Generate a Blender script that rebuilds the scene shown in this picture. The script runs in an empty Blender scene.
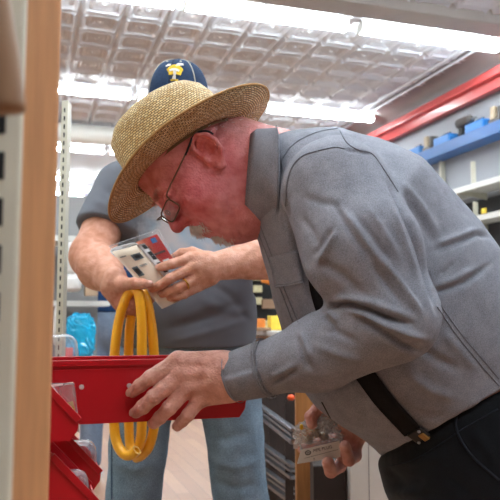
import bpy, math, random
import numpy as np
from mathutils import Vector, Matrix
from mathutils.bvhtree import BVHTree
random.seed(7); rng = np.random.default_rng(7)
scene = bpy.context.scene
COL = scene.collection
F = 700.0; CH = 1.05; PITCH = math.radians(5.4)
cp, sp_ = math.cos(PITCH), math.sin(PITCH)

# ------------------------------------------------------------------ frames
def cam2w(v):                      # camera axes (right, up, forward) -> world direction
    x, u, f = v
    return np.array([x, f*cp - u*sp_, f*sp_ + u*cp])
def P(px, py, d):                  # photo position at depth d -> world point
    return cam2w(((px-250)/F*d, (250-py)/F*d, d)) + np.array([0, 0, CH])
def ray(px, py):
    return cam2w(((px-250)/F, (250-py)/F, 1.0))
CAMP = np.array([0, 0, CH])
def project(V):
    q = V - CAMP
    f = q[:, 1]*cp + q[:, 2]*sp_; u = -q[:, 1]*sp_ + q[:, 2]*cp
    return 250 + F*q[:, 0]/f, 250 - F*u/f, f
YAW = math.radians(17.7)
RA = np.array([math.cos(YAW), math.sin(YAW), 0]); GA = np.array([-math.sin(YAW), math.cos(YAW), 0])
def S(a, b, z): return a*RA + b*GA + np.array([0, 0, z])     # store frame: across, along the aisle, up
def on_z(px, py, z):
    r = ray(px, py); return CAMP + r*((z-CH)/r[2])
def on_a(px, py, a):
    r = ray(px, py); return CAMP + r*(a/(r@RA))
def nrm(v): v = np.asarray(v, float); return v/np.linalg.norm(v)

# ------------------------------------------------------------------ materials
def lin(c):
    o = []
    for v in c:
        v = v/255.0
        o.append(v/12.92 if v <= .04045 else ((v+.055)/1.055)**2.4)
    return tuple(o)+(1.0,)
class N:
    def __init__(s, name):
        s.m = bpy.data.materials.new(name); s.m.use_nodes = True
        s.t = s.m.node_tree; s.b = s.t.nodes['Principled BSDF']
    def n(s, typ, **kw):
        x = s.t.nodes.new(typ)
        for k, v in kw.items():
            if k in x.inputs: x.inputs[k].default_value = v
            else: setattr(x, k, v)
        return x
    def l(s, a, b): s.t.links.new(a, b)
def mat(name, col, rough=.5, metal=0., var=.08, vscale=20., bump=0., bscale=200., spec=.5, detail=4, stretch=None, coat=0., sss=0., emit=0.):
    k = N(name); b = k.b
    b.inputs['Roughness'].default_value = rough; b.inputs['Metallic'].default_value = metal
    b.inputs['Specular IOR Level'].default_value = spec; b.inputs['Coat Weight'].default_value = coat
    tc = k.n('ShaderNodeTexCoord'); src = tc.outputs['Object']
    if stretch:
        mp = k.n('ShaderNodeMapping'); mp.inputs['Scale'].default_value = stretch
        k.l(src, mp.inputs['Vector']); src = mp.outputs['Vector']
    no = k.n('ShaderNodeTexNoise'); no.inputs['Scale'].default_value = vscale; no.inputs['Detail'].default_value = detail
    k.l(src, no.inputs['Vector'])
    mx = k.n('ShaderNodeMix', data_type='RGBA')
    c = np.array(lin(col)); lo = np.clip(c*(1-var*1.6), 0, 1); hi = np.clip(c*(1+var*1.6), 0, 1); lo[3] = hi[3] = 1
    mx.inputs[6].default_value = lo; mx.inputs[7].default_value = hi
    k.l(no.outputs['Fac'], mx.inputs[0]); k.l(mx.outputs[2], b.inputs['Base Color'])
    if bump:
        n2 = k.n('ShaderNodeTexNoise'); n2.inputs['Scale'].default_value = bscale; n2.inputs['Detail'].default_value = 3
        k.l(src, n2.inputs['Vector'])
        bp = k.n('ShaderNodeBump'); bp.inputs['Strength'].default_value = bump; bp.inputs['Distance'].default_value = .002
        k.l(n2.outputs['Fac'], bp.inputs['Height']); k.l(bp.outputs['Normal'], b.inputs['Normal'])
    if sss:
        b.inputs['Subsurface Weight'].default_value = sss; b.inputs['Subsurface Radius'].default_value = (.006, .002, .001); b.inputs['Subsurface Scale'].default_value = 1
    if emit:
        b.inputs['Emission Color'].default_value = (.87, .955, 1, 1); b.inputs['Emission Strength'].default_value = emit
    return k.m
def fabric(name, col, var=.2, scale=420., bump=.45, rough=.9, slub=60., sheen=.0):
    """woven cloth: fine thread noise, slubs and worn patches"""
    k = N(name); b = k.b
    b.inputs['Roughness'].default_value = rough; b.inputs['Specular IOR Level'].default_value = .2
    b.inputs['Sheen Weight'].default_value = sheen; b.inputs['Sheen Roughness'].default_value = .5
    tc = k.n('ShaderNodeTexCoord')
    fine = k.n('ShaderNodeTexNoise'); fine.inputs['Scale'].default_value = scale; fine.inputs['Detail'].default_value = 2
    big = k.n('ShaderNodeTexNoise'); big.inputs['Scale'].default_value = slub; big.inputs['Detail'].default_value = 5
    k.l(tc.outputs['Object'], fine.inputs['Vector']); k.l(tc.outputs['Object'], big.inputs['Vector'])
    ad = k.n('ShaderNodeMath', operation='ADD'); sc = k.n('ShaderNodeMath', operation='MULTIPLY_ADD'); sc.inputs[1].default_value = .4; sc.inputs[2].default_value = .3; k.l(big.outputs['Fac'], sc.inputs[0])
    k.l(fine.outputs['Fac'], ad.inputs[0]); k.l(sc.outputs[0], ad.inputs[1])
    mr = k.n('ShaderNodeMapRange'); mr.inputs[1].default_value = .78; mr.inputs[2].default_value = 1.22
    k.l(ad.outputs[0], mr.inputs[0])
    mx = k.n('ShaderNodeMix', data_type='RGBA'); c = np.array(lin(col))
    lo = c*(1-var*1.5); hi = np.clip(c*(1+var*1.5), 0, 1); lo[3] = hi[3] = 1
    mx.inputs[6].default_value = lo; mx.inputs[7].default_value = hi
    k.l(mr.outputs[0], mx.inputs[0]); k.l(mx.outputs[2], b.inputs['Base Color'])
    bp = k.n('ShaderNodeBump'); bp.inputs['Strength'].default_value = bump; bp.inputs['Distance'].default_value = .0012
    k.l(fine.outputs['Fac'], bp.inputs['Height']); k.l(bp.outputs['Normal'], b.inputs['Normal'])
    return k.m
def skin(name):
    """skin tinted per place by the mesh's own 'tint' colours, with blotches, pores and fine creases"""
    k = N(name); b = k.b
    b.inputs['Roughness'].default_value = .48; b.inputs['Specular IOR Level'].default_value = .4
    b.inputs['Subsurface Weight'].default_value = .12; b.inputs['Subsurface Radius'].default_value = (.008, .003, .0015); b.inputs['Subsurface Scale'].default_value = 1
    at = k.n('ShaderNodeAttribute'); at.attribute_name = 'tint'
    tc = k.n('ShaderNodeTexCoord')
    n1 = k.n('ShaderNodeTexNoise'); n1.inputs['Scale'].default_value = 55; n1.inputs['Detail'].default_value = 5
    n2 = k.n('ShaderNodeTexNoise'); n2.inputs['Scale'].default_value = 420; n2.inputs['Detail'].default_value = 3
    vo = k.n('ShaderNodeTexVoronoi'); vo.inputs['Scale'].default_value = 260
    for q in (n1, n2, vo): k.l(tc.outputs['Object'], q.inputs['Vector'])
    mr = k.n('ShaderNodeMapRange'); mr.inputs[1].default_value = .3; mr.inputs[2].default_value = .7; mr.inputs[3].default_value = .84; mr.inputs[4].default_value = 1.15
    k.l(n1.outputs['Fac'], mr.inputs[0])
    hs = k.n('ShaderNodeHueSaturation'); k.l(at.outputs['Color'], hs.inputs['Color']); k.l(mr.outputs[0], hs.inputs['Value'])
    mr2 = k.n('ShaderNodeMapRange'); mr2.inputs[1].default_value = .3; mr2.inputs[2].default_value = .7; mr2.inputs[3].default_value = 1.12; mr2.inputs[4].default_value = .9
    k.l(n1.outputs['Fac'], mr2.inputs[0]); k.l(mr2.outputs[0], hs.inputs['Saturation'])
    k.l(hs.outputs['Color'], b.inputs['Base Color'])
    ad = k.n('ShaderNodeMath', operation='ADD'); k.l(n2.outputs['Fac'], ad.inputs[0]); k.l(vo.outputs['Distance'], ad.inputs[1])
    bp = k.n('ShaderNodeBump'); bp.inputs['Strength'].default_value = .55; bp.inputs['Distance'].default_value = .0016
    k.l(ad.outputs[0], bp.inputs['Height']); k.l(bp.outputs['Normal'], b.inputs['Normal'])
    return k.m
def straw_mat():
    k = N('woven_straw'); b = k.b; b.inputs['Roughness'].default_value = .6; b.inputs['Specular IOR Level'].default_value = .3
    uv = k.n('ShaderNodeUVMap'); 
    mp = k.n('ShaderNodeMapping'); mp.inputs['Scale'].default_value = (1, 1, 1); k.l(uv.outputs['UV'], mp.inputs['Vector'])
    no = k.n('ShaderNodeTexNoise'); no.inputs['Scale'].default_value = 60; no.inputs['Detail'].default_value = 2
    k.l(mp.outputs['Vector'], no.inputs['Vector'])
    br = k.n('ShaderNodeTexBrick'); br.offset = .5
    br.inputs['Color1'].default_value = lin((250, 228, 178)); br.inputs['Color2'].default_value = lin((212, 172, 110)); br.inputs['Mortar'].default_value = lin((84, 54, 24))
    br.inputs['Scale'].default_value = 1.0; br.inputs['Mortar Size'].default_value = .0008; br.inputs['Mortar Smooth'].default_value = .6
    br.inputs['Brick Width'].default_value = .0078; br.inputs['Row Height'].default_value = .0039; br.inputs['Bias'].default_value = -.1
    mxv = k.n('ShaderNodeMix', data_type='VECTOR'); mxv.inputs[0].default_value = .0022
    k.l(mp.outputs['Vector'], mxv.inputs[4]); k.l(no.outputs['Color'], mxv.inputs[5]); k.l(mxv.outputs[1], br.inputs['Vector'])
    tc = k.n('ShaderNodeTexCoord'); n2 = k.n('ShaderNodeTexNoise'); n2.inputs['Scale'].default_value = 330; n2.inputs['Detail'].default_value = 3
    k.l(tc.outputs['Object'], n2.inputs['Vector'])
    mr = k.n('ShaderNodeMapRange'); mr.inputs[1].default_value = .3; mr.inputs[2].default_value = .7; mr.inputs[3].default_value = .68; mr.inputs[4].default_value = 1.22
    k.l(n2.outputs['Fac'], mr.inputs[0])
    hs = k.n('ShaderNodeHueSaturation'); k.l(br.outputs['Color'], hs.inputs['Color']); k.l(mr.outputs[0], hs.inputs['Value'])
    k.l(hs.outputs['Color'], b.inputs['Base Color'])
    bp = k.n('ShaderNodeBump'); bp.inputs['Strength'].default_value = .6; bp.inputs['Distance'].default_value = .001; bp.invert = True
    k.l(br.outputs['Fac'], bp.inputs['Height']); k.l(bp.outputs['Normal'], b.inputs['Normal'])
    return k.m
def plastic_film(name, tint=(235, 240, 245), alpha=.35, rough=.12):
    k = N(name); t = k.t; b = k.b
    b.inputs['Base Color'].default_value = lin(tint); b.inputs['Roughness'].default_value = rough
    b.inputs['Coat Weight'].default_value = .5
    tr = k.n('ShaderNodeBsdfTransparent'); ms = k.n('ShaderNodeMixShader')
    lw = k.n('ShaderNodeLayerWeight'); lw.inputs['Blend'].default_value = .35
    mr = k.n('ShaderNodeMapRange'); mr.inputs[3].default_value = alpha*.55; mr.inputs[4].default_value = min(1, alpha*2)
    k.l(lw.outputs['Facing'], mr.inputs[0]); k.l(mr.outputs[0], ms.inputs[0])
    k.l(tr.outputs[0], ms.inputs[1]); k.l(b.outputs[0], ms.inputs[2])
    k.l(ms.outputs[0], t.nodes['Material Output'].inputs['Surface'])
    tc = k.n('ShaderNodeTexCoord'); n2 = k.n('ShaderNodeTexNoise'); n2.inputs['Scale'].default_value = 60
    k.l(tc.outputs['Object'], n2.inputs['Vector'])
    bp = k.n('ShaderNodeBump'); bp.inputs['Strength'].default_value = .5; bp.inputs['Distance'].default_value = .004
    k.l(n2.outputs['Fac'], bp.inputs['Height']); k.l(bp.outputs['Normal'], b.inputs['Normal'])
    return k.m

# ------------------------------------------------------------------ object helpers
OFF = {}
def mesh_obj(name, V, Fc, m, parent=None, smooth=True, uv=None, local=False, mats=None, midx=None, tint=None):
    me = bpy.data.meshes.new(name)
    V = np.asarray(V, float)
    off = OFF.get(parent.name, np.zeros(3)) if parent is not None else np.zeros(3)
    if not local: V = V - off
    me.from_pydata(V.tolist(), [], [list(map(int, f)) for f in Fc]); me.update()
    o = bpy.data.objects.new(name, me); COL.objects.link(o)
    OFF[o.name] = off if not local else np.zeros(3)
    for q in (mats or [m]): me.materials.append(q)
    if midx is not None: me.polygons.foreach_set('material_index', np.asarray(midx, dtype=np.int32))
    if smooth: me.polygons.foreach_set('use_smooth', np.ones(len(me.polygons), dtype=bool))
    if uv is not None:
        ul = me.uv_layers.new(name='UVMap'); li = np.zeros(len(me.loops), dtype=np.int32)
        if len(uv) == len(V):
            me.loops.foreach_get('vertex_index', li); ul.data.foreach_set('uv', np.asarray(uv)[li].ravel())
        else: ul.data.foreach_set('uv', np.asarray(uv).ravel())
    if tint is not None:
        a = me.color_attributes.new('tint', 'FLOAT_COLOR', 'POINT'); a.data.foreach_set('color', np.asarray(tint, dtype=np.float32).ravel())
    if parent is not None: o.parent = parent
    return o
def tag(o, label=None, cat=None, group=None, kind=None):
    if label: o['label'] = label
    if cat: o['category'] = cat
    if group: o['group'] = group
    if kind: o['kind'] = kind
    return o
def thing(name, label, cat, loc=(0, 0, 0), rz=0., group=None, local=False):
    o = bpy.data.objects.new(name, None); COL.objects.link(o); o.empty_display_size = .05
    o.location = [float(x) for x in loc]; o.rotation_euler = (0, 0, rz)
    OFF[o.name] = np.zeros(3) if local else np.array(loc, float)
    return tag(o, label, cat, group)
def copy_tree(o, parent=None):
    c = o.copy(); COL.objects.link(c)
    if parent is not None: c.parent = parent
    for ch in list(o.children): copy_tree(ch, c)
    return c
def bevel(o, w=.004, seg=2):
    md = o.modifiers.new('bevel', 'BEVEL'); md.width = w; md.segments = seg; md.limit_method = 'ANGLE'; md.angle_limit = math.radians(40)
    for p in o.data.polygons: p.use_smooth = False
    return o
class MB:
    def __init__(s): s.V = []; s.F = []
    def add(s, V, Fc):
        n = len(s.V); s.V += [tuple(map(float, v)) for v in V]; s.F += [tuple(i+n for i in f) for f in Fc]; return s
    def box(s, c, size, R=None):
        h = np.array(size, float)/2; R = np.eye(3) if R is None else np.asarray(R)
        V = [np.asarray(c)+(np.array([x, y, z])*h)@R for x in (-1, 1) for y in (-1, 1) for z in (-1, 1)]
        return s.add(V, [(0, 1, 3, 2), (4, 6, 7, 5), (0, 4, 5, 1), (2, 3, 7, 6), (0, 2, 6, 4), (1, 5, 7, 3)])
    def bar(s, a, b, w, t, up=(0, 0, 1)):
        a, b = np.asarray(a, float), np.asarray(b, float); d = nrm(b-a); sd = np.cross(up, d)
        sd = nrm(sd) if np.linalg.norm(sd) > 1e-5 else np.array([1., 0, 0]); u = np.cross(d, sd)
        return s.box((a+b)/2, (np.linalg.norm(b-a), w, t), np.array([d, sd, u]))
    def tube(s, pts, r, seg=10, closed=False, cap=True, hollow=0):
        pts = np.asarray(pts, float); n = len(pts); r = np.broadcast_to(np.asarray(r, float), (n,))
        T = np.gradient(pts, axis=0) if not closed else np.roll(pts, -1, 0)-np.roll(pts, 1, 0)
        T /= np.linalg.norm(T, axis=1)[:, None]+1e-12
        u = np.cross(T[0], (0, 0, 1)); u = nrm(u) if np.linalg.norm(u) > 1e-3 else np.array([1., 0, 0])
        V = []
        for i in range(n):
            u = u-T[i]*(u@T[i]); u = nrm(u); w = np.cross(T[i], u)
            for k in range(seg):
                a = 2*math.pi*k/seg; V.append(pts[i]+r[i]*(math.cos(a)*u+math.sin(a)*w))
        Fc = []
        m = n if closed else n-1
        for i in range(m):
            j = (i+1) % n
            for k in range(seg):
                k2 = (k+1) % seg; Fc.append((i*seg+k, i*seg+k2, j*seg+k2, j*seg+k))
        if cap and not closed:
            Fc.append(tuple(range(seg))[::-1]); Fc.append(tuple((n-1)*seg+k for k in range(seg)))
        return s.add(V, Fc)
    def grid(s, A, closed_u=False, closed_v=False):
        A = np.asarray(A, float); n, m = A.shape[:2]; Fc = []
        for i in range(n if closed_u else n-1):
            for j in range(m if closed_v else m-1):
                i2, j2 = (i+1) % n, (j+1) % m
                Fc.append((i*m+j, i2*m+j, i2*m+j2, i*m+j2))
        return s.add(A.reshape(-1, 3), Fc)
    def ellipsoid(s, c, r, R=None, nu=16, nv=10):
        R = np.eye(3) if R is None else np.asarray(R); A = []
        for i in range(nv+1):
            th = math.pi*i/nv; A.append([np.asarray(c)+(np.array([math.sin(th)*math.cos(2*math.pi*j/nu), math.sin(th)*math.sin(2*math.pi*j/nu), math.cos(th)])*np.asarray(r))@R for j in range(nu)])
        return s.grid(A, closed_v=True)
    def prism(s, poly, depth):       # poly: list of 3d points, extruded by the vector depth
        poly = [np.asarray(p, float) for p in poly]; n = len(poly); V = poly+[p+np.asarray(depth) for p in poly]
        return s.add(V, [tuple(range(n))[::-1], tuple(range(n, 2*n))]+[(i, (i+1) % n, n+(i+1) % n, n+i) for i in range(n)])
    def build(s, name, m, parent=None, smooth=False, bev=0, **kw):
        o = mesh_obj(name, s.V, s.F, m, parent, smooth, **kw)
        if bev: bevel(o, bev)
        return o
def catmull(pts, n=8):
    pts = np.asarray(pts, float); Q = np.vstack([2*pts[0]-pts[1], pts, 2*pts[-1]-pts[-2]]); out = []
    for i in range(1, len(Q)-2):
        p0, p1, p2, p3 = Q[i-1:i+3]
        for t in np.linspace(0, 1, n, endpoint=False):
            out.append(.5*((2*p1)+(-p0+p2)*t+(2*p0-5*p1+4*p2-p3)*t*t+(-p0+3*p1-3*p2+p3)*t**3))
    out.append(pts[-1]); return np.array(out)
def slab(A, thick, nrmdir=None):
    """closed sheet of some thickness from a grid of points"""
    A = np.asarray(A, float); n, m = A.shape[:2]
    du = np.gradient(A, axis=0); dv = np.gradient(A, axis=1); nn = np.cross(du, dv); nn /= np.linalg.norm(nn, axis=2)[..., None]+1e-12
    if nrmdir is not None and (nn.mean((0, 1))@np.asarray(nrmdir)) < 0: nn = -nn
    B = A+nn*thick
    V = np.vstack([A.reshape(-1, 3), B.reshape(-1, 3)]); k = n*m; Fc = []
    for i in range(n-1):
        for j in range(m-1):
            a, b, c, d = i*m+j, (i+1)*m+j, (i+1)*m+j+1, i*m+j+1
            Fc += [(d, c, b, a), (a+k, b+k, c+k, d+k)]
    for i in range(n-1):
        for j in (0, m-1): Fc.append((i*m+j, (i+1)*m+j, (i+1)*m+j+k, i*m+j+k))
    for j in range(m-1):
        for i in (0, n-1): Fc.append((i*m+j, i*m+j+1, i*m+j+1+k, i*m+j+k))
    return V, Fc

# ------------------------------------------------------------------ implicit surfaces
def smin(a, b, k):
    if k <= 0: return np.minimum(a, b)
    h = np.maximum(k-np.abs(a-b), 0)/k
    return np.minimum(a, b)-h*h*k*.25
def cap(a, b, ra, rb, ax=None, s=1.):
    a, b = np.asarray(a, float), np.asarray(b, float); ba = b-a; l2 = ba@ba+1e-12
    R = max(ra, rb)*max(1, s)
    def fn(X, Y, Z):
        x, y, z = X-a[0], Y-a[1], Z-a[2]
        bb, ll = ba, l2
        if ax is not None:
            q = (x*ax[0]+y*ax[1]+z*ax[2])*(1/s-1); x = x+q*ax[0]; y = y+q*ax[1]; z = z+q*ax[2]
            bb = ba+(ba@ax)*(1/s-1)*ax; ll = bb@bb+1e-12
        t = np.clip((x*bb[0]+y*bb[1]+z*bb[2])/ll, 0, 1)
        return np.sqrt((x-t*bb[0])**2+(y-t*bb[1])**2+(z-t*bb[2])**2)-(ra+t*(rb-ra))
    return fn, np.minimum(a, b)-R, np.maximum(a, b)+R
def ell(c, r, R=None):
    c = np.asarray(c, float); r = np.asarray(r, float); R = np.eye(3) if R is None else np.asarray(R); m = r.max()
    def fn(X, Y, Z):
        x, y, z = X-c[0], Y-c[1], Z-c[2]; k0 = 0; k1 = 0
        for i in range(3):
            q = x*R[i][0]+y*R[i][1]+z*R[i][2]; k0 = k0+(q/r[i])**2; k1 = k1+(q/r[i]**2)**2
        k0 = np.sqrt(k0); k1 = np.sqrt(k1)
        return k0*(k0-1)/(k1+1e-9)
    return fn, c-m, c+m
def half(p, n, lo, hi):             # inside where (x-p).n < 0
    p = np.asarray(p, float); n = nrm(n)
    return (lambda X, Y, Z: (X-p[0])*n[0]+(Y-p[1])*n[1]+(Z-p[2])*n[2]), np.asarray(lo, float), np.asarray(hi, float)
def axis(lo, hi, zones, coarse):
    """grid coordinates: coarse steps, finer within zones [(a,b,h)]"""
    out = [lo]
    while out[-1] < hi:
        x = out[-1]; h = coarse
        for a, b, hh in zones:
            if a-.012 < x < b: h = hh if x >= a else min(h, max(hh*1.6, .0035))
        out.append(x+h)
    return np.array(out)
class Field:
    def __init__(s, xs, ys, zs):
        s.x, s.y, s.z = xs, ys, zs; s.D = np.full((len(xs), len(ys), len(zs)), .5, np.float32)
        s.h = max(np.diff(xs).max(), np.diff(ys).max(), np.diff(zs).max())
    def sl(s, lo, hi, m):
        r = []
        for ax, a, b in zip((s.x, s.y, s.z), lo, hi):
            i0 = max(np.searchsorted(ax, a-m)-1, 0); i1 = min(np.searchsorted(ax, b+m)+1, len(ax)); r.append(slice(i0, max(i1, i0)))
        return tuple(r)
    def ev(s, fn, q):
        return fn(s.x[q[0]][:, None, None].astype(np.float32), s.y[q[1]][None, :, None].astype(np.float32), s.z[q[2]][None, None, :].astype(np.float32))
    def add(s, op, k=0.):
        fn, lo, hi = op; q = s.sl(lo, hi, k+2*s.h)
        s.D[q] = smin(s.D[q], s.ev(fn, q), k); return s
    def sub(s, op, k=0.):
        fn, lo, hi = op; q = s.sl(lo, hi, k+2*s.h)
        s.D[q] = -smin(-s.D[q], s.ev(fn, q), k); return s
    def cut(s, op, k=0.):            # keep only the inside of op, within op's bounds
        fn, lo, hi = op; q = s.sl(lo, hi, 0)
        s.D[q] = -smin(-s.D[q], -s.ev(fn, q), k); return s
    def group(s, ops, kin, kout):
        lo = np.min([o[1] for o in ops], 0); hi = np.max([o[2] for o in ops], 0); q = s.sl(lo, hi, kout+2*s.h); d = None
        for o in ops:
            e = s.ev(o[0], q); d = e if d is None else smin(d, e, kin)
        s.D[q] = smin(s.D[q], d, kout); return s
    def mesh(s):
        D = s.D; I = D < 0; nx, ny, nz = D.shape
        cnt = np.zeros((nx-1, ny-1, nz-1), np.uint8)
        for i in (0, 1):
            for j in (0, 1):
                for k in (0, 1): cnt += I[i:nx-1+i, j:ny-1+j, k:nz-1+k]
        A = np.argwhere((cnt > 0) & (cnt < 8)); idx = np.full(cnt.shape, -1, np.int32); idx[A[:, 0], A[:, 1], A[:, 2]] = np.arange(len(A))
        acc = np.zeros((len(A), 3)); w = np.zeros(len(A))
        c = [(i, j, k) for i in (0, 1) for j in (0, 1) for k in (0, 1)]
        for u in c:
            for v in c:
                df = [b-a for a, b in zip(u, v)]
                if sum(df) == 1 and min(df) >= 0:
                    d0 = D[A[:, 0]+u[0], A[:, 1]+u[1], A[:, 2]+u[2]]; d1 = D[A[:, 0]+v[0], A[:, 1]+v[1], A[:, 2]+v[2]]
                    cr = (d0 < 0) != (d1 < 0); t = np.where(cr, d0/np.where(cr, d0-d1, 1), 0)
                    for ax in range(3): acc[:, ax] += np.where(cr, u[ax]+t*df[ax], 0)
                    w += cr
        fr = acc/w[:, None]; V = np.empty((len(A), 3))
        for ax, g in enumerate((s.x, s.y, s.z)): V[:, ax] = g[A[:, ax]]+fr[:, ax]*(g[A[:, ax]+1]-g[A[:, ax]])
        Q = []
        E = np.argwhere(I[:-1, 1:-1, 1:-1] != I[1:, 1:-1, 1:-1]); i, j, k = E[:, 0], E[:, 1]+1, E[:, 2]+1
        q = np.stack([idx[i, j-1, k-1], idx[i, j, k-1], idx[i, j, k], idx[i, j-1, k]], 1); f = ~I[i, j, k]; q[f] = q[f][:, ::-1]; Q.append(q)
        E = np.argwhere(I[1:-1, :-1, 1:-1] != I[1:-1, 1:, 1:-1]); i, j, k = E[:, 0]+1, E[:, 1], E[:, 2]+1
        q = np.stack([idx[i-1, j, k-1], idx[i-1, j, k], idx[i, j, k], idx[i, j, k-1]], 1); f = ~I[i, j, k]; q[f] = q[f][:, ::-1]; Q.append(q)
        E = np.argwhere(I[1:-1, 1:-1, :-1] != I[1:-1, 1:-1, 1:]); i, j, k = E[:, 0]+1, E[:, 1]+1, E[:, 2]
        q = np.stack([idx[i-1, j-1, k], idx[i, j-1, k], idx[i, j, k], idx[i-1, j, k]], 1); f = ~I[i, j, k]; q[f] = q[f][:, ::-1]; Q.append(q)
        Q = np.vstack(Q); Q = Q[(Q >= 0).all(1)]
        return V, Q
def vnormals(V, Q):
    n = np.cross(V[Q[:, 2]]-V[Q[:, 0]], V[Q[:, 3]]-V[Q[:, 1]]); N_ = np.zeros_like(V)
    for c in range(4): np.add.at(N_, Q[:, c], n)
    return N_/(np.linalg.norm(N_, axis=1)[:, None]+1e-12)
def relax(V, Q, it=1, lam=.5):
    for _ in range(it):
        s = np.zeros_like(V); c = np.zeros(len(V))
        for a, b in ((0, 1), (1, 2), (2, 3), (3, 0)):
            np.add.at(s, Q[:, a], V[Q[:, b]]); np.add.at(c, Q[:, a], 1)
            np.add.at(s, Q[:, b], V[Q[:, a]]); np.add.at(c, Q[:, b], 1)
        V = V+lam*(s/np.maximum(c, 1)[:, None]-V)
    return V
def wob(V, scale, seed, n=7):
    r = np.random.default_rng(seed); o = np.zeros(len(V))
    for _ in range(n):
        d = nrm(r.normal(size=3))*scale*r.uniform(.6, 1.6); o += np.sin(V@d*6.283+r.uniform(0, 6.28))
    return o/n
def folds(V, Nn, lst, facing=True):
    """cloth folds: (list of photo points, half width in px, height in m) pushed along the surface normal"""
    px, py, dp = project(V)
    view = nrm_rows(V-CAMP); fc = np.clip(-(view*Nn).sum(1)*2.5, 0, 1) if facing else 1.
    h = np.zeros(len(V))
    for pts, w, a in lst:
        best = np.full(len(V), 1e9); end = np.zeros(len(V)); L = len(pts)-1
        for i in range(L):
            x0, y0 = pts[i]; x1, y1 = pts[i+1]; dx, dy = x1-x0, y1-y0; l2 = dx*dx+dy*dy
            t = np.clip(((px-x0)*dx+(py-y0)*dy)/l2, 0, 1); d = np.hypot(px-x0-t*dx, py-y0-t*dy)
            g = d < best; best[g] = d[g]; end[g] = ((i+t)/L)[g]
        taper = np.clip(np.minimum(end, 1-end)*5, .15, 1)
        h += a*taper*np.exp(-(best/w)**2)
    return V+Nn*(h*fc)[:, None]
def nrm_rows(A): return A/(np.linalg.norm(A, axis=1)[:, None]+1e-12)
def bvh(V, Q): return BVHTree.FromPolygons([tuple(v) for v in V], [tuple(int(i) for i in q) for q in Q])
def cast(tree, px, py):
    r = Vector(nrm(ray(px, py))); loc, n, i, d = tree.ray_cast(Vector(CAMP), r)
    if loc is None: return None
    return np.array(loc), np.array(n)
def cast_path(tree, pts, off, n=8):
    """photo path laid on a surface -> points lifted off it along the normal"""
    c = catmull(np.array([(x, y, 0) for x, y in pts], float), n); out = []; nn = []
    for x, y, _ in c:
        h = cast(tree, x, y)
        if h is None: continue
        out.append(h[0]+h[1]*off); nn.append(h[1])
    return np.array(out), np.array(nn)
def seam(name, tree, pts, m, parent, r=.0011, off=.0002, n=8):
    p, _ = cast_path(tree, pts, off, n)
    if len(p) < 3: return None
    return MB().tube(p, r, 6).build(name, m, parent, smooth=True)
def patch(name, tree, corners, m, parent, off=.002, thick=.003, nu=10, nv=10):
    """cloth or strap laid on a surface between four photo corners"""
    A = np.zeros((nu, nv, 3)); c = np.array(corners, float)
    for i, u in enumerate(np.linspace(0, 1, nu)):
        for j, v in enumerate(np.linspace(0, 1, nv)):
            q = (1-u)*(1-v)*c[0]+u*(1-v)*c[1]+u*v*c[2]+(1-u)*v*c[3]; h = cast(tree, *q)
            A[i, j] = h[0]+h[1]*off if h else A[i-1, j] if i else A[i, j-1]
    V, Fc = slab(A, thick, -ray(*c.mean(0))); return mesh_obj(name, V, Fc, m, parent)
def strap(name, tree, pts, width, m, parent, off=.001, thick=.002, n=8):
    p, nn = cast_path(tree, pts, off, n); p[1:-1] = (p[:-2]+2*p[1:-1]+p[2:])/4
    T = nrm_rows(np.gradient(p, axis=0)); sd = nrm_rows(np.cross(T, nn))
    A = np.stack([p+sd*width*t for t in (-.5, -.2, .2, .5)], 1)
    V, Fc = slab(A, thick, -ray(*pts[0])); return mesh_obj(name, V, Fc, m, parent)
exec_parts = []
# ================================================================== SETTING
ZC = 3.3
M_ceil = mat('painted_tin', (226, 232, 240), .55, var=.04, vscale=3, spec=.5)
M_floor = N('wood_floor')
def floor_mat():
    k = M_floor; b = k.b; b.inputs['Roughness'].default_value = .35
    tc = k.n('ShaderNodeTexCoord'); mp = k.n('ShaderNodeMapping'); mp.inputs['Rotation'].default_value = (0, 0, math.radians(72))
    k.l(tc.outputs['Object'], mp.inputs['Vector'])
    br = k.n('ShaderNodeTexBrick'); br.inputs['Scale'].default_value = 1; br.inputs['Brick Width'].default_value = 1.2; br.inputs['Row Height'].default_value = .09
    br.inputs['Mortar Size'].default_value = .0015; br.inputs['Color1'].default_value = lin((176, 130, 96)); br.inputs['Color2'].default_value = lin((156, 110, 78)); br.inputs['Mortar'].default_value = lin((112, 78, 56))
    k.l(mp.outputs['Vector'], br.inputs['Vector'])
    no = k.n('ShaderNodeTexNoise'); no.inputs['Scale'].default_value = 6; no.inputs['Detail'].default_value = 6
    m2 = k.n('ShaderNodeMapping'); m2.inputs['Scale'].default_value = (1, 14, 1); k.l(mp.outputs['Vector'], m2.inputs['Vector']); k.l(m2.outputs['Vector'], no.inputs['Vector'])
    hs = k.n('ShaderNodeHueSaturation'); mr = k.n('ShaderNodeMapRange'); mr.inputs[3].default_value = .8; mr.inputs[4].default_value = 1.2
    k.l(no.outputs['Fac'], mr.inputs[0]); k.l(mr.outputs[0], hs.inputs['Value']); k.l(br.outputs['Color'], hs.inputs['Color']); k.l(hs.outputs['Color'], b.inputs['Base Color'])
floor_mat()
M_wall = mat('grey_wall_paint', (168, 170, 176), .6, var=.05, vscale=2)
M_back = mat('pale_wall_paint', (214, 212, 208), .7, var=.06, vscale=2)
M_red = mat('red_gloss_paint', (216, 88, 86), .3, var=.05, vscale=4, coat=.3)
M_blue = mat('blue_shelf_paint', (46, 96, 158), .35, var=.08, vscale=6)
M_white = mat('white_enamel', (228, 228, 222), .4, var=.04, vscale=8)
M_cream = mat('cream_enamel', (214, 210, 192), .4, var=.05, vscale=12)
M_greyp = mat('grey_paint', (150, 150, 150), .5, var=.08, vscale=5)
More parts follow.
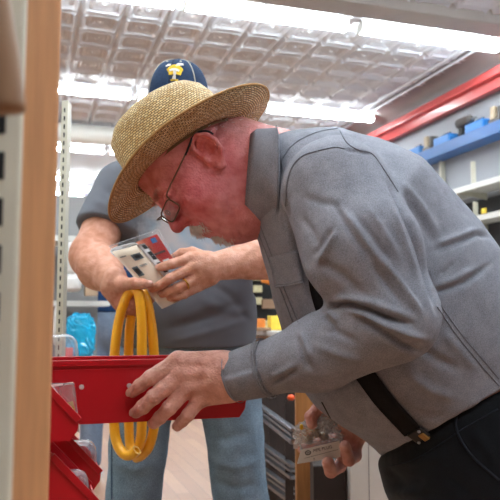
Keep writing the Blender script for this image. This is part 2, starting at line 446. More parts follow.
M_beam = mat('beam_paint', (176, 172, 168), .5, var=.06, vscale=6)
M_dark = mat('dark_slot', (22, 22, 24), .8)
M_board = mat('varnished_board', (206, 150, 104), .5, var=.16, vscale=9, stretch=(14, 14, 1), detail=6)
M_oldwood = mat('brown_wood', (122, 82, 50), .55, var=.22, vscale=8, stretch=(10, 10, 1))
M_darkwood = mat('dark_brown_wood', (46, 35, 31), .6, var=.25, vscale=12)
M_tan = mat('tan_wood', (150, 116, 86), .6, var=.12, vscale=10, stretch=(10, 10, 1))
M_tube = mat('lit_diffuser', (255, 255, 255), .4, emit=26.0)
M_steel = mat('galvanised_steel', (176, 182, 188), .35, metal=.8, var=.1, vscale=30)
M_carton = mat('white_carton', (212, 206, 198), .75, var=.05, vscale=8)
M_black = mat('black_plastic', (24, 24, 26), .45, var=.2, vscale=30)

def quad(name, pts, m):
    return tag(mesh_obj(name, pts, [(0, 1, 2, 3)], m, None, False), kind='structure')
quad('floor', [S(-5, -4, 0), S(3.8, -4, 0), S(3.8, 13.4, 0), S(-5, 13.4, 0)], M_floor.m)
mb = MB().box((0, 0, 0), (.02, 17.4, ZC-.02)); o = mb.build('wall_right', M_wall); o.location = S(3.815, 4.7, (ZC-.02)/2+.01); o.rotation_euler.z = YAW; tag(o, kind='structure')
mb = MB().box((0, 0, 0), (8.9, .02, ZC-.02)); o = mb.build('wall_back', M_back); o.location = S(-.6, 13.42, (ZC-.02)/2+.01); o.rotation_euler.z = YAW; tag(o, kind='structure')
mb = MB().box((0, 0, 0), (.02, 17.4, ZC-.02)); o = mb.build('wall_left', M_back); o.location = S(-5.02, 4.7, (ZC-.02)/2+.01); o.rotation_euler.z = YAW; tag(o, kind='structure')

# pressed tin ceiling: square panels with raised frames, an inner frame and a boss
def tin(a, b):
    T = .32; u = np.abs((a/T) % 1-.5); v = np.abs((b/T) % 1-.5); e = np.maximum(u, v); r = np.hypot(u, v)
    def ridge(x, c, w, h): return h*np.exp(-((x-c)/w)**2)
    h = ridge(e, .40, .04, .026)-ridge(e, .5, .025, .024)+ridge(e, .26, .026, .016)+.022*np.exp(-(r/.08)**2)+ridge(r, .16, .028, .012)
    h += .014*np.exp(-((u-.36)**2+(v-.36)**2)/.0022)
    return -h
aa = np.arange(-1.7, 3.631, .32/30); bb = np.arange(3.0, 9.6, .32/30)
A, B = np.meshgrid(aa, bb, indexing='ij'); Z = ZC+tin(A, B)
G = A[..., None]*RA+B[..., None]*GA; G[..., 2] = Z
mb = MB().grid(G)
o = mb.build('ceiling', M_ceil, smooth=True); tag(o, kind='structure')
mb = MB()
mb.add([S(-5, -4, ZC), S(3.8, -4, ZC), S(3.8, 3.01, ZC), S(-5, 3.01, ZC)], [(3, 2, 1, 0)])
mb.add([S(-5, 9.58, ZC), S(3.8, 9.58, ZC), S(3.8, 13.42, ZC), S(-5, 13.42, ZC)], [(3, 2, 1, 0)])
mb.add([S(-5, 3.0, ZC), S(-1.68, 3.0, ZC), S(-1.68, 9.6, ZC), S(-5, 9.6, ZC)], [(3, 2, 1, 0)])
mb.add([S(3.6, 3.0, ZC), S(3.8, 3.0, ZC), S(3.8, 9.6, ZC), S(3.6, 9.6, ZC)], [(3, 2, 1, 0)])
tag(mb.build('ceiling_border', M_ceil), kind='structure')
# cove along the right wall, its edge moulding, red band
mb = MB(); cv = [(3.44+.35*math.sin(t), ZC-.16*(1-math.cos(t))-.004) for t in np.linspace(0, math.pi/2, 8)]
mb.grid([[S(a, b, z) for a, z in cv] for b in (-3, 13.3)])
tag(mb.build('trim_1', M_greyp, smooth=True), kind='structure')
for n_, (a, z, r) in enumerate([(3.44, ZC-.012, .022), (3.53, ZC-.03, .013)]):
    tag(MB().tube([S(a, b, z) for b in (-3, 13.3)], r, 8).build('trim_%d' % (n_+2), M_ceil, smooth=True), kind='structure')
mb = MB()
for b0, b1 in ((-3, 6.9), (6.92, 13.2)):
    mb.prism([S(3.79, b0, 3.14), S(3.70, b0, 3.14), S(3.66, b0, 3.05), S(3.71, b0, 3.04), S(3.72, b0, 2.96), S(3.79, b0, 2.96)], S(0, b1-b0, 0))
tag(mb.build('trim_4', M_red, bev=.008), kind='structure')
mb = MB(); mb.prism([S(-4.9, 13.40, 3.2), S(-4.9, 13.3, 3.2), S(-4.9, 13.3, 3.04), S(-4.9, 13.40, 3.04)], S(8.5, 0, 0))
tag(mb.build('trim_5', M_red), kind='structure')
# beam beside the first row of lights, round duct further back
mb = MB(); mb.prism([S(-1.7, 4.2, ZC+.01), S(-1.7, 4.22, ZC-.09), S(-1.7, 4.44, ZC-.09), S(-1.7, 4.46, ZC+.01)], S(5.2, 0, 0)/1)
tag(mb.build('ceiling_beam', M_beam, bev=.01), kind='structure')
duct = MB().tube([S(a, 8.15, 3.15) for a in np.linspace(-2.6, 3.3, 16)], [.105 if i % 4 else .112 for i in range(16)], 20).build('air_duct', M_white, smooth=True)
tag(duct, 'round white air duct running crosswise under the tin ceiling behind the men', 'duct')
# wires for it
for i, a in enumerate((-1.0, .9, 2.8)):
    MB().tube([S(a, 8.15, 3.24), S(a, 8.15, 3.295)], .006, 6).build('hanger_rod', M_steel, duct)

# ------------------------------------------------------------------ strip lights
def make_light():
    t = thing('strip_light', '', 'ceiling light', local=True)
    mb = MB().box((0, 0, -.03), (1.25, .06, .06)); mb.build('housing', M_white, t, bev=.006, local=True)
    A = []
    for x in np.linspace(-.615, .615, 3):
        A.append([(x, .052*math.cos(th), -.062-.028*math.sin(th)) for th in np.linspace(math.radians(-6), math.radians(186), 11)])
    mb = MB().grid(A)
    mb.F.append(tuple(range(11))); mb.F.append(tuple(range(22, 33))[::-1])
    mb.build('diffuser', M_tube, t, smooth=False, local=True)
    for s in (-1, 1): MB().box((s*.621, 0, -.05), (.012, .10, .08)).build('end_cap', M_white, t, bev=.004, local=True)
    return t
L0 = make_light(); lit = [0]
def place_light(a, b, label, group):
    o = L0 if lit[0] == 0 else copy_tree(L0); lit[0] += 1
    o.location = S(a, b, ZC-.012); o.rotation_euler.z = YAW; o['label'] = label; o['group'] = group
segs = [.31, 1.63, 2.99]
pos = ['left', 'middle', 'right']
rows = [(4.66, 'nearest row, beside the ceiling beam'), (6.84, 'second row, just above the straw hat'), (9.3, 'third row, behind the round duct'), (11.35, 'fourth row, far back'), (12.75, 'fifth and farthest row, by the back wall')]
for b, rn in rows:
    for a, pn in zip(segs, pos):
        place_light(a, b, 'lit white strip light, %s of the %s' % (pn if pn == 'middle' else pn+' one', rn), 'strip lights in rows on the tin ceiling')
for b in (2.5, 1.15, -1.0):  # unseen rows added for top light on shoulders and fill on the near side
    for a in (-1.2, .31, 1.63, 2.99):
        place_light(a, b, 'unseen strip light added over the shopper and behind the viewer to light the men', 'added strip lights overhead outside the picture')
for b in (4.66, 6.84, 9.3):
    place_light(-1.2-1.0, b, 'lit white strip light hidden behind the shelving at the left', 'strip lights behind the left shelving')

# ------------------------------------------------------------------ right wall shelving
bs = thing('blue_wall_shelf', 'long blue shelf high on the grey right wall holding tools', 'shelf', S(3.6, 6, 2.49))
mb = MB(); mb.prism([S(3.78, 2, 2.555), S(3.62, 2, 2.555), S(3.62, 2, 2.535), S(3.78, 2, 2.535)], S(0, 10, 0)); mb.build('shelf_board', M_blue, bs)
mb = MB(); mb.prism([S(3.62, 2, 2.635), S(3.60, 2, 2.635), S(3.60, 2, 2.53), S(3.62, 2, 2.53)], S(0, 10, 0)); mb.build('front_lip', M_blue, bs, bev=.006)
ws = thing('white_wall_shelving', 'white metal shelving with three boards on the right wall under the blue shelf', 'shelving', S(3.6, 5, 1.0))
for z in (2.13, 1.86, 1.56, 1.25):
    mb = MB(); mb.prism([S(3.79, 2, z), S(3.45, 2, z), S(3.45, 2, z-.045), S(3.47, 2, z-.045), S(3.49, 2, z-.015), S(3.79, 2, z-.015)], S(0, 10, 0)); mb.build('shelf_board', M_white, ws)
MB().box(S(3.795, 7, 1.70), (.008, 9.8, .74), np.array([RA, GA, [0, 0, 1]])).build('back_panel', mat('dark_grey_panel', (66, 66, 70), .7, var=.3, vscale=3), ws)
def front_a(px, py, a): return on_a(px, py, a)
for px, py in ((442, 160), (380, 200), (520, 150)):
    w = front_a(px, py, 3.77); b = w@GA
    MB().bar(S(3.77, b, .01), S(3.77, b, 2.53), .05, .03, up=GA).build('upright', M_cream, ws)
for px, py, z0, z1 in ((473, 178, 2.12, 2.32), (475, 209, 1.85, 1.98), (425, 200, 2.12, 2.3)):
    w = front_a(px, py, 3.47); b = w@GA
    MB().bar(S(3.475, b, z0), S(3.475, b, z1), .045, .012, up=GA).build('shelf_divider', M_cream, ws, bev=.003)
for z in (2.13, 1.86, 1.56):
    for b in (4.2, 5.1, 6.3, 7.5):
        mb = MB(); mb.prism([S(3.79, b, z-.016), S(3.5, b, z-.016), S(3.5, b, z-.035), S(3.79, b, z-.075)], S(0, .012, 0)); mb.build('shelf_bracket', M_cream, ws)
# grey panelling between the uprights is the wall itself; yellow tag on the lower board
w = on_a(484, 211, 3.445)
tag(MB().box((0, 0, 0), (.004, .06, .045)).build('yellow_price_tag', mat('yellow_card', (226, 196, 40), .5)), 'small yellow price tag on the edge of a white shelf at right', 'price tag')
bpy.data.objects['yellow_price_tag'].location = w; bpy.data.objects['yellow_price_tag'].rotation_euler.z = YAW
# things lying on the blue shelf
M_toolblue = mat('blue_tool_plastic', (40, 120, 196), .4); M_toolgrey = mat('grey_tool_metal', (96, 92, 88), .4, metal=.4, var=.2); M_tooltan = mat('tan_tool_part', (176, 158, 132), .5)
def shelf_tool(px, py, kind, label):
    w = on_a(px, py, 3.69); b = w@GA; z0 = 2.556; c = S(3.69, b, z0); t = None
    if kind == 'box':
        t = thing('blue_tool_case', label, 'tool case', c)
        MB().box(c+S(0, 0, .08), (.14, .26, .16), np.array([RA, GA, [0, 0, 1]])).build('case_body', M_toolblue, t, bev=.012)
        MB().tube([c+S(0, -.06, .16), c+S(0, -.05, .185), c+S(0, .05, .185), c+S(0, .06, .16)], .01, 8).build('handle', M_black, t)
    elif kind == 'drill':
        t = thing('power_drill', label, 'drill', c)
        MB().tube([c+S(0, -.11, .22), c+S(0, -.08, .22), c+S(0, .08, .22)], [.02, .045, .05], 12).build('motor_body', M_toolgrey, t, smooth=False)
        MB().tube([c+S(0, .05, .2), c+S(0, .07, .05), c+S(0, .07, .0)], [.028, .026, .034], 10).build('grip', M_black, t)
        MB().tube([c+S(0, -.16, .22), c+S(0, -.10, .22)], .014, 8).build('chuck', M_steel, t)
    else:
        t = thing('bench_vise', label, 'vise', c)
        MB().box(c+S(0, 0, .06), (.12, .14, .12), np.array([RA, GA, [0, 0, 1]])).build('base', M_toolgrey, t, bev=.008)
        MB().box(c+S(0, .03, .17), (.1, .06, .12), np.array([RA, GA, [0, 0, 1]])).build('fixed_jaw', M_tooltan, t, bev=.01)
        MB().box(c+S(0, -.05, .165), (.09, .035, .1), np.array([RA, GA, [0, 0, 1]])).build('moving_jaw', M_toolgrey, t, bev=.008)
        MB().tube([c+S(0, -.11, .15), c+S(0, .0, .15)], .012, 8).build('screw_rod', M_steel, t)
shelf_tool(418, 140, 'box', 'bright blue tool case farthest along the blue shelf')
shelf_tool(431, 138, 'vise', 'small grey and tan vise on the blue shelf behind the blue cases')
shelf_tool(447, 134, 'box', 'bright blue tool case between the tan vise and the grey drill')
shelf_tool(465, 126, 'drill', 'grey power drill lying on the blue shelf')
shelf_tool(480, 122, 'box', 'pale blue tool case right of the grey drill')
shelf_tool(499, 113, 'vise', 'dark round-topped vise at the right end of the blue shelf')
# shelf goods on the back wall
bk = thing('back_wall_shelf', 'far blue and white shelving along the back wall, seen under the red band', 'shelving', S(-.5, 13.2, 1))
MB().box(S(-.5, 13.2, 2.78), (7, .3, .16), np.array([RA, GA, [0, 0, 1]])).build('header_board', M_blue, bk)
for z in (2.5, 2.1, 1.7, 1.3, .9): MB().box(S(-.5, 13.15, z), (7, .4, .06), np.array([RA, GA, [0, 0, 1]])).build('shelf_board', M_white, bk)
MB().box(S(-.5, 13.3, 1.4), (7, .03, 2.6), np.array([RA, GA, [0, 0, 1]])).build('back_panel', M_white, bk)

# ------------------------------------------------------------------ left shelving: near upright, board edge, far upright, rail
R3 = np.array([RA, GA, [0, 0, 1]])
def slotted(name, label, base, h, wdt, slots, m):
    """upright with a double row of slots, cut as dark pockets"""
    t = thing(name, label, 'shelf upright', base)
    mb = MB(); fr = [(-wdt/2, -.012), (wdt/2, -.012), (wdt/2, .03), (wdt/2-.003, .03), (wdt/2-.003, -.008), (-wdt/2+.003, -.008), (-wdt/2+.003, .03), (-wdt/2, .03)]
    mb.prism([np.array(base)+np.array([x, y, 0]) for x, y in fr], (0, 0, h)); mb.build('channel', m, t)
    mb = MB()
    for i in range(slots):
        z = .4+i*.0254
        if z > h-.03: break
        for s in ((-1, 1) if wdt > .02 else (0,)): mb.box(np.array(base)+np.array([s*wdt*.26, -.0122, z]), (.0042, .0012, .0135))
    mb.build('slots', M_dark, t)
    return t
B_far = P(60.5, 316, 2.07); B_far[2] = 0
slotted('slotted_upright', 'cream slotted shelf upright behind the wooden board, in front of the far lights', B_far, 1.7, .019, 60, M_cream)
# near upright, facing the aisle: flat cream post with one row of slots
B_n = P(-8, 316, .42); B_n[2] = 0
t = thing('slotted_upright', 'wide cream slotted upright at the left edge, nearest of all', 'shelf upright', B_n)
MB().box(B_n+np.array([0, .0, .95]), (.030, .006, 1.9)).build('channel', M_cream, t, bev=.002)
mb = MB()
for i in range(58): mb.box(B_n+np.array([.0022, -.0033, .4+i*.0285]), (.0065, .0012, .017))
mb.build('slots', M_dark, t)
# board whose edge fills the left of the picture
B_b = P(42, 316, .58); B_b[2] = 0
o = MB().box((0, 0, 0), (.031, .3, 2.1)).build('wooden_divider_board', M_board, bev=.0025)
o.location = B_b+np.array([-.052, .15, 1.05]); o.rotation_euler.z = YAW*.95
tag(o, 'tall varnished wooden board standing edge-on at the left, closest to the viewer', 'board')
# tan hardwood handle leaning at the top left
mb = MB(); pts = [P(-17, -60, .34), P(-8, 0, .34), P(2, 62, .34), P(8, 112, .34)]
mb.tube(catmull(pts, 5), [.0085]*16, 10)
o = mb.build('tool_handle', M_tan, smooth=True); q0 = P(-4, 25, .34); MB().tube(catmull([P(-30, 20, .40), P(-24, 10, .37), P(-12, 8, .355), P(-5, 14, .352), P(-3, 24, .352), P(-10, 30, .352)], 5), .0018, 8).build('hanging_hook', M_steel, o, smooth=True); tag(o, 'blurred tan wooden handle hanging at the top left corner', 'tool handle')
# back panel and base of this shelving
gd = thing('left_shelving', 'pale shelving behind the red bins at the left', 'shelving', S(-.35, 1.2, 0))
MB().box(S(-.33, 1.35, .9), (.02, 1.9, 1.7), R3).build('back_panel', M_cream, gd)
MB().box(S(-.2, 1.35, .06), (.26, 1.9, .12), R3).build('base_shelf', M_cream, gd)

# ------------------------------------------------------------------ red bins
M_bin = mat('red_bin_plastic', (196, 14, 30), .32, var=.06, vscale=10, spec=.5, coat=.15)
M_rivet = mat('white_rivet', (226, 214, 214), .4)
LB, WB, HB = .335, .106, .101
def make_bin():
    """open stacking bin; local x runs to its low front, y is its width"""
    t = thing('stacking_bin', '', 'storage bin', local=True); th = .0022
    prof = [(-LB/2, 0), (LB/2-.012, 0), (LB/2-.002, .014), (LB/2, .030), (LB/2-.066, HB), (-LB/2, HB)]
    for s in (-1, 1):
        y = s*(WB/2-th); mb = MB().prism([(x, y, z) for x, z in prof], (0, s*th, 0))
        w = mb.build('side_wall', M_bin, t, local=True)
        rim = [(LB/2-.001, .031), (LB/2-.066, HB), (-LB/2, HB)]
        mb = MB()
        for (x0, z0), (x1, z1) in zip(rim[:-1], rim[1:]): mb.bar((x0, s*(WB/2+.002), z0-.003), (x1, s*(WB/2+.002), z1-.003), .0065, .010)
        mb.build('rim', M_bin, w, local=True, bev=.001)
        MB().bar((-LB/2, s*(WB/2+.0004), HB-.0145), (LB/2-.073, s*(WB/2+.0004), HB-.0145), .0018, .0022).build('bead', M_bin, w, local=True)
        for x in (-.112, -.035): MB().ellipsoid((x, s*(WB/2+.0002), .0595), (.0042, .0016, .0042)).build('rivet', M_rivet, w, smooth=True, local=True)
    MB().box((0, 0, th/2), (LB-.022, WB-.004, th)).build('bottom', M_bin, t, local=True)
    MB().box((-LB/2+th/2, 0, HB/2), (th, WB-.004, HB)).build('back_wall', M_bin, t, local=True)
    mb = MB().prism([(LB/2-.012, -WB/2+th, 0), (LB/2-.002, -WB/2+th, .014), (LB/2, -WB/2+th, .030), (LB/2-th, -WB/2+th, .030), (LB/2-.002-th, -WB/2+th, .014), (LB/2-.014, -WB/2+th, th)], (0, WB-2*th, 0))
    mb.build('front_lip', M_bin, t, local=True)
    return t
bin0 = make_bin()
def place_bin(tip_px, tip_py, d, z, label, first=False):
    """tip = near lower front corner of the bin in the photo"""
    o = bin0 if first else copy_tree(bin0); w = P(tip_px, tip_py, d); w[2] = z
    c = w-RA*LB/2+GA*WB/2; o.location = (c[0], c[1], z); o.rotation_euler.z = YAW; o['label'] = label; o['group'] = 'red stacking bins on the left shelving'
    return o
z1 = .876
BIN_H = place_bin(246, 412, 1.215, z1, 'red plastic bin pulled out farthest, gripped by the man in the straw hat', True)
BIN_A = place_bin(79, 440, .985, z1, 'red plastic bin holding a clear zip bag, just below the gripped bin')
BIN_B = place_bin(101, 484, 1.20, .755, 'red plastic bin with crumpled clear bag, second down behind the lowest one')
BIN_C = place_bin(97, 518, 1.02, .752, 'red plastic bin lowest and nearest in the bottom left corner')
# rail the bins hang from
MB().box(S(-.27, 1.3, .95), (.02, 1.4, .05), R3).build('bin_rail', M_cream, gd)
M_film = plastic_film('clear_plastic', alpha=.34); M_shell = plastic_film('clear_shell', alpha=.07, rough=.05); M_wrap = plastic_film('creased_wrap', (225, 226, 228), .5, .2)
M_label = mat('white_label', (232, 230, 226), .5, var=.02)
M_yell = mat('yellow_label', (228, 188, 30), .5)
def crumple(c, ax, size, seed, name, label, m, amp=.012, cat='plastic bag', facet=0.):
    """a crumpled pouch: flattened closed shell with creased noise"""
    r = np.random.default_rng(seed); A = []
    ax = np.asarray(ax, float); ax = np.array([nrm(v) for v in ax])
    nu, nv = 44, 30; dirs = [nrm(r.normal(size=3)) for _ in range(9)]; fr = r.uniform(14, 46, 9); ph = r.uniform(0, 6, 9)
    for i in range(nv+1):
        th = math.pi*i/nv; row = []
        for j in range(nu):
            p = 2*math.pi*j/nu; q = np.array([math.sin(th)*math.cos(p), math.sin(th)*math.sin(p), math.cos(th)])
            q = np.sign(q)*np.abs(q)**.6*np.asarray(size)
            k = sum(abs(math.sin(q@d*f*4+h)) for d, f, h in zip(dirs, fr, ph))/9-.6
            row.append(np.asarray(c)+(q*(1+amp*22*k)*(1+facet*r.normal())+0)@ax)
        A.append(row)
    o = MB().grid(A, closed_v=True).build(name, m, None, smooth=not facet)
    return tag(o, label, cat)
def bag_in(px, py, d, ax, size, seed, label, extra=None):
    c = P(px, py, d); return crumple(c, ax, size, seed, 'plastic_bag', label, M_film)
bag_in(62, 352, 1.262, (RA, GA, (0, 0, 1)), (.028, .025, .032), 3, 'clear crumpled bag poking up behind the gripped red bin')
zb = thing('zip_bag', 'flat clear zip bag with grey parts standing in the upper front red bin', 'plastic bag', P(62, 400, 1.03))
A = [[P(50+u*24+v*4, 383+v*30, 1.03+.006*math.sin(u*6+v*3)) for u in np.linspace(0, 1, 8)] for v in np.linspace(0, 1, 8)]
V, Fc = slab(A, .0015); mesh_obj('film', V, Fc, M_film, zb)
MB().bar(P(50, 386, 1.028), P(73, 383, 1.028), .003, .003).build('zip_strip', M_label, zb)
MB().bar(P(48, 382, 1.036), P(66, 408, 1.036), .011, .005).build('grey_blade', M_steel, zb)
MB().bar(P(70, 402, 1.036), P(76, 424, 1.036), .008, .002, up=(0, 1, 0)).build('yellow_label', M_yell, zb)
MB().bar(P(75, 414, 1.04), P(77, 432, 1.04), .008, .002, up=(0, 1, 0)).build('white_label', M_label, zb)
crumple(P(76, 456, 1.245), (RA, GA, (0, 0, 1)), (.034, .032, .026), 5, 'plastic_bag', 'clear crumpled bag inside the red bin second down', M_film)
crumple(P(68, 488, 1.065), (RA, GA, (0, 0, 1)), (.030, .032, .026), 8, 'plastic_bag', 'clear crumpled bag with pale paper inside the lowest red bin', M_film)

# ------------------------------------------------------------------ display shelving seen through the gap at left
ds = thing('display_shelving', 'white display shelving seen past the slotted upright, left of the far shopper', 'shelving', P(70, 420, 4.0)*np.array([1, 1, 0]))
c0 = P(66, 316, 4.0)
for py in (236, 300, 361):
    w = P(66, py, 4.0); MB().box((w[0], w[1]+.1, w[2]-.02), (.42, .34, .03), R3*1).build('shelf_board', M_white, ds)
MB().box((c0[0]-.12, c0[1]+.3, 1.3), (.46, .02, 1.0), R3).build('back_panel', M_greyp, ds)
MB().box((c0[0]-.16, c0[1]+.14, .4), (.26, .3, .8), R3).build('base_cabinet', M_darkwood, ds)
M_cyan = mat('cyan_film', (28, 168, 212), .18, var=.3, vscale=14, coat=.6)
w = P(80, 337, 3.95); crumple(w, (RA, GA, (0, 0, 1)), (.083, .06, .128), 11, 'blue_package', 'bright cyan plastic package standing on the display shelf', M_cyan, .008, 'package', .035)
w = P(59, 326, 3.90); crumple(w, (RA, GA, (0, 0, 1)), (.035, .04, .11), 12, 'white_package', 'narrow white package left of the cyan package', M_label, .006, 'package')
w = P(73, 258, 3.95); crumple(w, (RA, GA, (0, 0, 1)), (.075, .05, .09), 13, 'white_bag', 'white plastic bag on the upper display shelf by the upright', M_label, .008, 'bag')
w = P(72, 283, 3.93); crumple(w, (RA, GA, (0, 0, 1)), (.05, .06, .05), 15, 'white_bag', 'small white bag low on the display shelf above the cyan package', M_label, .008, 'bag')
w = P(91, 288, 3.97)
o = MB().box(w, (.07, .08, .09), R3).build('tan_carton', mat('tan_card', (176, 150, 124), .7), bev=.003); tag(o, 'little tan carton beside the white bags on display shelf', 'carton')
w = P(68, 354, 3.82)
o = MB().box(w, (.05, .05, .07), R3).build('red_box', M_red, bev=.003); tag(o, 'small red box in front of the cyan package', 'box')

# ------------------------------------------------------------------ counter between the two men
ct = thing('sales_counter', 'wooden counter with white top behind the two men', 'counter', P(275, 400, 3.6)*np.array([1, 1, 0]))
w = P(275, 331, 3.5); zc = w[2]; cx = P(290, 331, 3.5)+np.array([.31, 0, 0])
MB().box((cx[0], cx[1]+.3, zc-.012), (1.0, .7, .024), R3).build('worktop', mat('white_worktop', (206, 204, 202), .4, var=.1, vscale=7), ct, bev=.004)
MB().box((cx[0]-.008, cx[1]+.3, zc-.05), (1.0, .72, .05), R3).build('edge_board', M_oldwood, ct, bev=.004)
MB().box((cx[0]+.02, cx[1]+.34, (zc-.075)/2), (.96, .62, zc-.075), R3).build('cabinet', M_darkwood, ct)
M_y2 = mat('yellow_pack', (232, 200, 70), .5, var=.15, vscale=40); M_o2 = mat('orange_pack', (224, 130, 50), .5, var=.15, vscale=40); M_cr = mat('cream_pack', (206, 196, 156), .5, var=.2, vscale=50)
def pack(px, py, d, sx, sy, sz, m, label, name='parts_box'):
    w = P(px, py, d); w[2] = zc+sz/2+.001
    o = MB().box(w, (sx, sy, sz), R3).build(name, m, bev=.004); return tag(o, label, 'box', 'boxes on the counter')
pack(259, 318, 3.62, .05, .06, .06, M_o2, 'orange box at the left on the counter, next to the grey t-shirt')
pack(266, 318, 3.75, .04, .06, .05, M_cr, 'cream box between the orange and yellow boxes on the counter')
pack(274, 318, 3.66, .055, .06, .075, M_y2, 'pale yellow box standing in the middle of the counter goods')
pack(284, 316, 3.7, .06, .06, .085, M_y2, 'yellow box on the counter nearest the man in the straw hat')
o = MB().box(P(262, 326.2, 3.52)*np.array([1, 1, 0])+np.array([0, 0, zc+.009]), (.08, .06, .016), R3).build('tan_tray', M_tan, bev=.003); tag(o, 'flat tan tray at the front edge of the counter', 'tray')
dk = thing('display_stand', 'dark pegboard stand with hanging packs behind the counter', 'display stand', P(268, 420, 4.4)*np.array([1, 1, 0]))
q = P(270, 300, 4.4); MB().box((q[0]+.1, q[1]+.05, .8), (.55, .03, 1.6), R3).build('pegboard', M_black, dk)
MB().box((q[0]+.1, q[1]+.08, .05), (.55, .3, .1), R3).build('base', M_black, dk)
for i, py in enumerate((277, 289, 301)):
    w = P(257.5, py, 4.36); o = MB().box(w, (.055, .03, .045), R3).build('hanging_pack', M_cr, bev=.003)
    tag(o, 'cream hanging pack, %s of the three on the dark stand' % ('top', 'middle', 'bottom')[i], 'pack', 'cream packs on the dark stand')
w = P(271, 281, 4.3); o = MB().tube([w+np.array([-.06, 0, 0]), w+np.array([-.02, 0, .0]), w+np.array([.05, 0, -.01])], [.008, .022, .026], 10).build('orange_tool', M_o2, smooth=True); tag(o, 'orange-handled tool hanging on the dark stand', 'tool')
w = P(269, 304, 4.34); o = MB().box(w, (.09, .03, .06), R3).build('hanging_pack', mat('brown_pack', (150, 118, 92), .6), bev=.004); tag(o, 'brown pack hanging low on the dark stand under the orange tool', 'pack')

# ------------------------------------------------------------------ steel rack, post, cabinet, carton low between the men
rk = thing('steel_rack', 'low rack of parallel steel rails between the two men', 'rack', P(280, 500, 2.6)*np.array([1, 1, 0]))
M_rail = mat('worn_steel', (150, 156, 164), .28, metal=.9, var=.2, vscale=30)
for (a, b, w_) in (((258, 404), (294, 430), .012), ((258, 408), (294, 435), .010), ((258, 414), (294, 442), .016), ((258, 441), (293, 466), .012), ((258, 446), (293, 471), .010), ((258, 452), (293, 478), .012), ((258, 465), (292, 489), .012), ((258, 470), (292, 494), .010), ((258, 477), (292, 502), .014)):
    pa = P(*a, 2.95); r = ray(*b); pb = CAMP+r*((pa[2]-CH)/r[2])
    MB().bar(pa, pb, .022, w_).build('rail', M_rail, rk, bev=.002)
for px, d in ((273, 2.85), (290, 2.5)):
    w = P(px, 450, d); MB().bar((w[0], w[1]+.05, 0), (w[0], w[1]+.05, .95), .03, .02).build('post', M_darkwood, rk)
w = P(284, 440, 3.0); o = MB().box((w[0]+.04, w[1]+.18, .42), (.55, .1, .84), R3).build('dark_cabinet', M_darkwood, bev=.004); tag(o, 'dark wooden cabinet behind the steel rails', 'cabinet')
w = P(297.5, 397, 2.55); o = MB().ellipsoid((0, 0, 0), (.014, .014, .011)).build('orange_ball', mat('orange_plastic', (232, 84, 30), .4), smooth=True); o.location = P(291, 397.5, 2.5); tag(o, 'tiny bright orange ball at the top of the steel rack', 'ball')
w = P(306, 440, 2.2); o = MB().box((w[0], w[1]+.0, .43), (.066, .05, .86), np.eye(3)).build('wooden_post', mat('orange_wood', (184, 122, 66), .5, var=.2, vscale=9, stretch=(10, 10, 1)), bev=.004); tag(o, 'short orange-brown wooden post at the end of the steel rails', 'post')
w = P(328, 490, 2.05); z_ = P(325, 462, 2.05)[2]
o = MB().box((w[0], w[1], z_/2), (.095, .12, z_), np.eye(3)).build('dark_cabinet', M_darkwood, bev=.004); tag(o, 'narrow dark brown cabinet below the small labelled bag', 'cabinet')
w = P(368, 480, 1.95); cb = thing('carton', 'tall white carton with printed marks standing beside the black trousers', 'carton', (w[0], w[1], 0))
MB().box((w[0]+.03, w[1]+.12, .42), (.16, .24, .84), np.eye(3)).build('box_body', M_carton, cb, bev=.004)
M_ink = mat('grey_print', (120, 112, 106), .7)
for (px, py, a, b) in ((357, 447, .006, .02), (357.5, 455, .011, .009), (352, 448, .004, .015), (352, 444.5, .004, .004)):
    q = P(px, py, 1.95); MB().box((q[0], w[1]-.0003, q[2]), (a, .001, b)).build('print', M_ink if px > 353 else mat('red_print', (196, 120, 108), .7), cb)
MB().box((P(369, 480, 1.95)[0], w[1]-.0003, .42), (.002, .001, .82)).build('flap_seam', M_ink, cb)
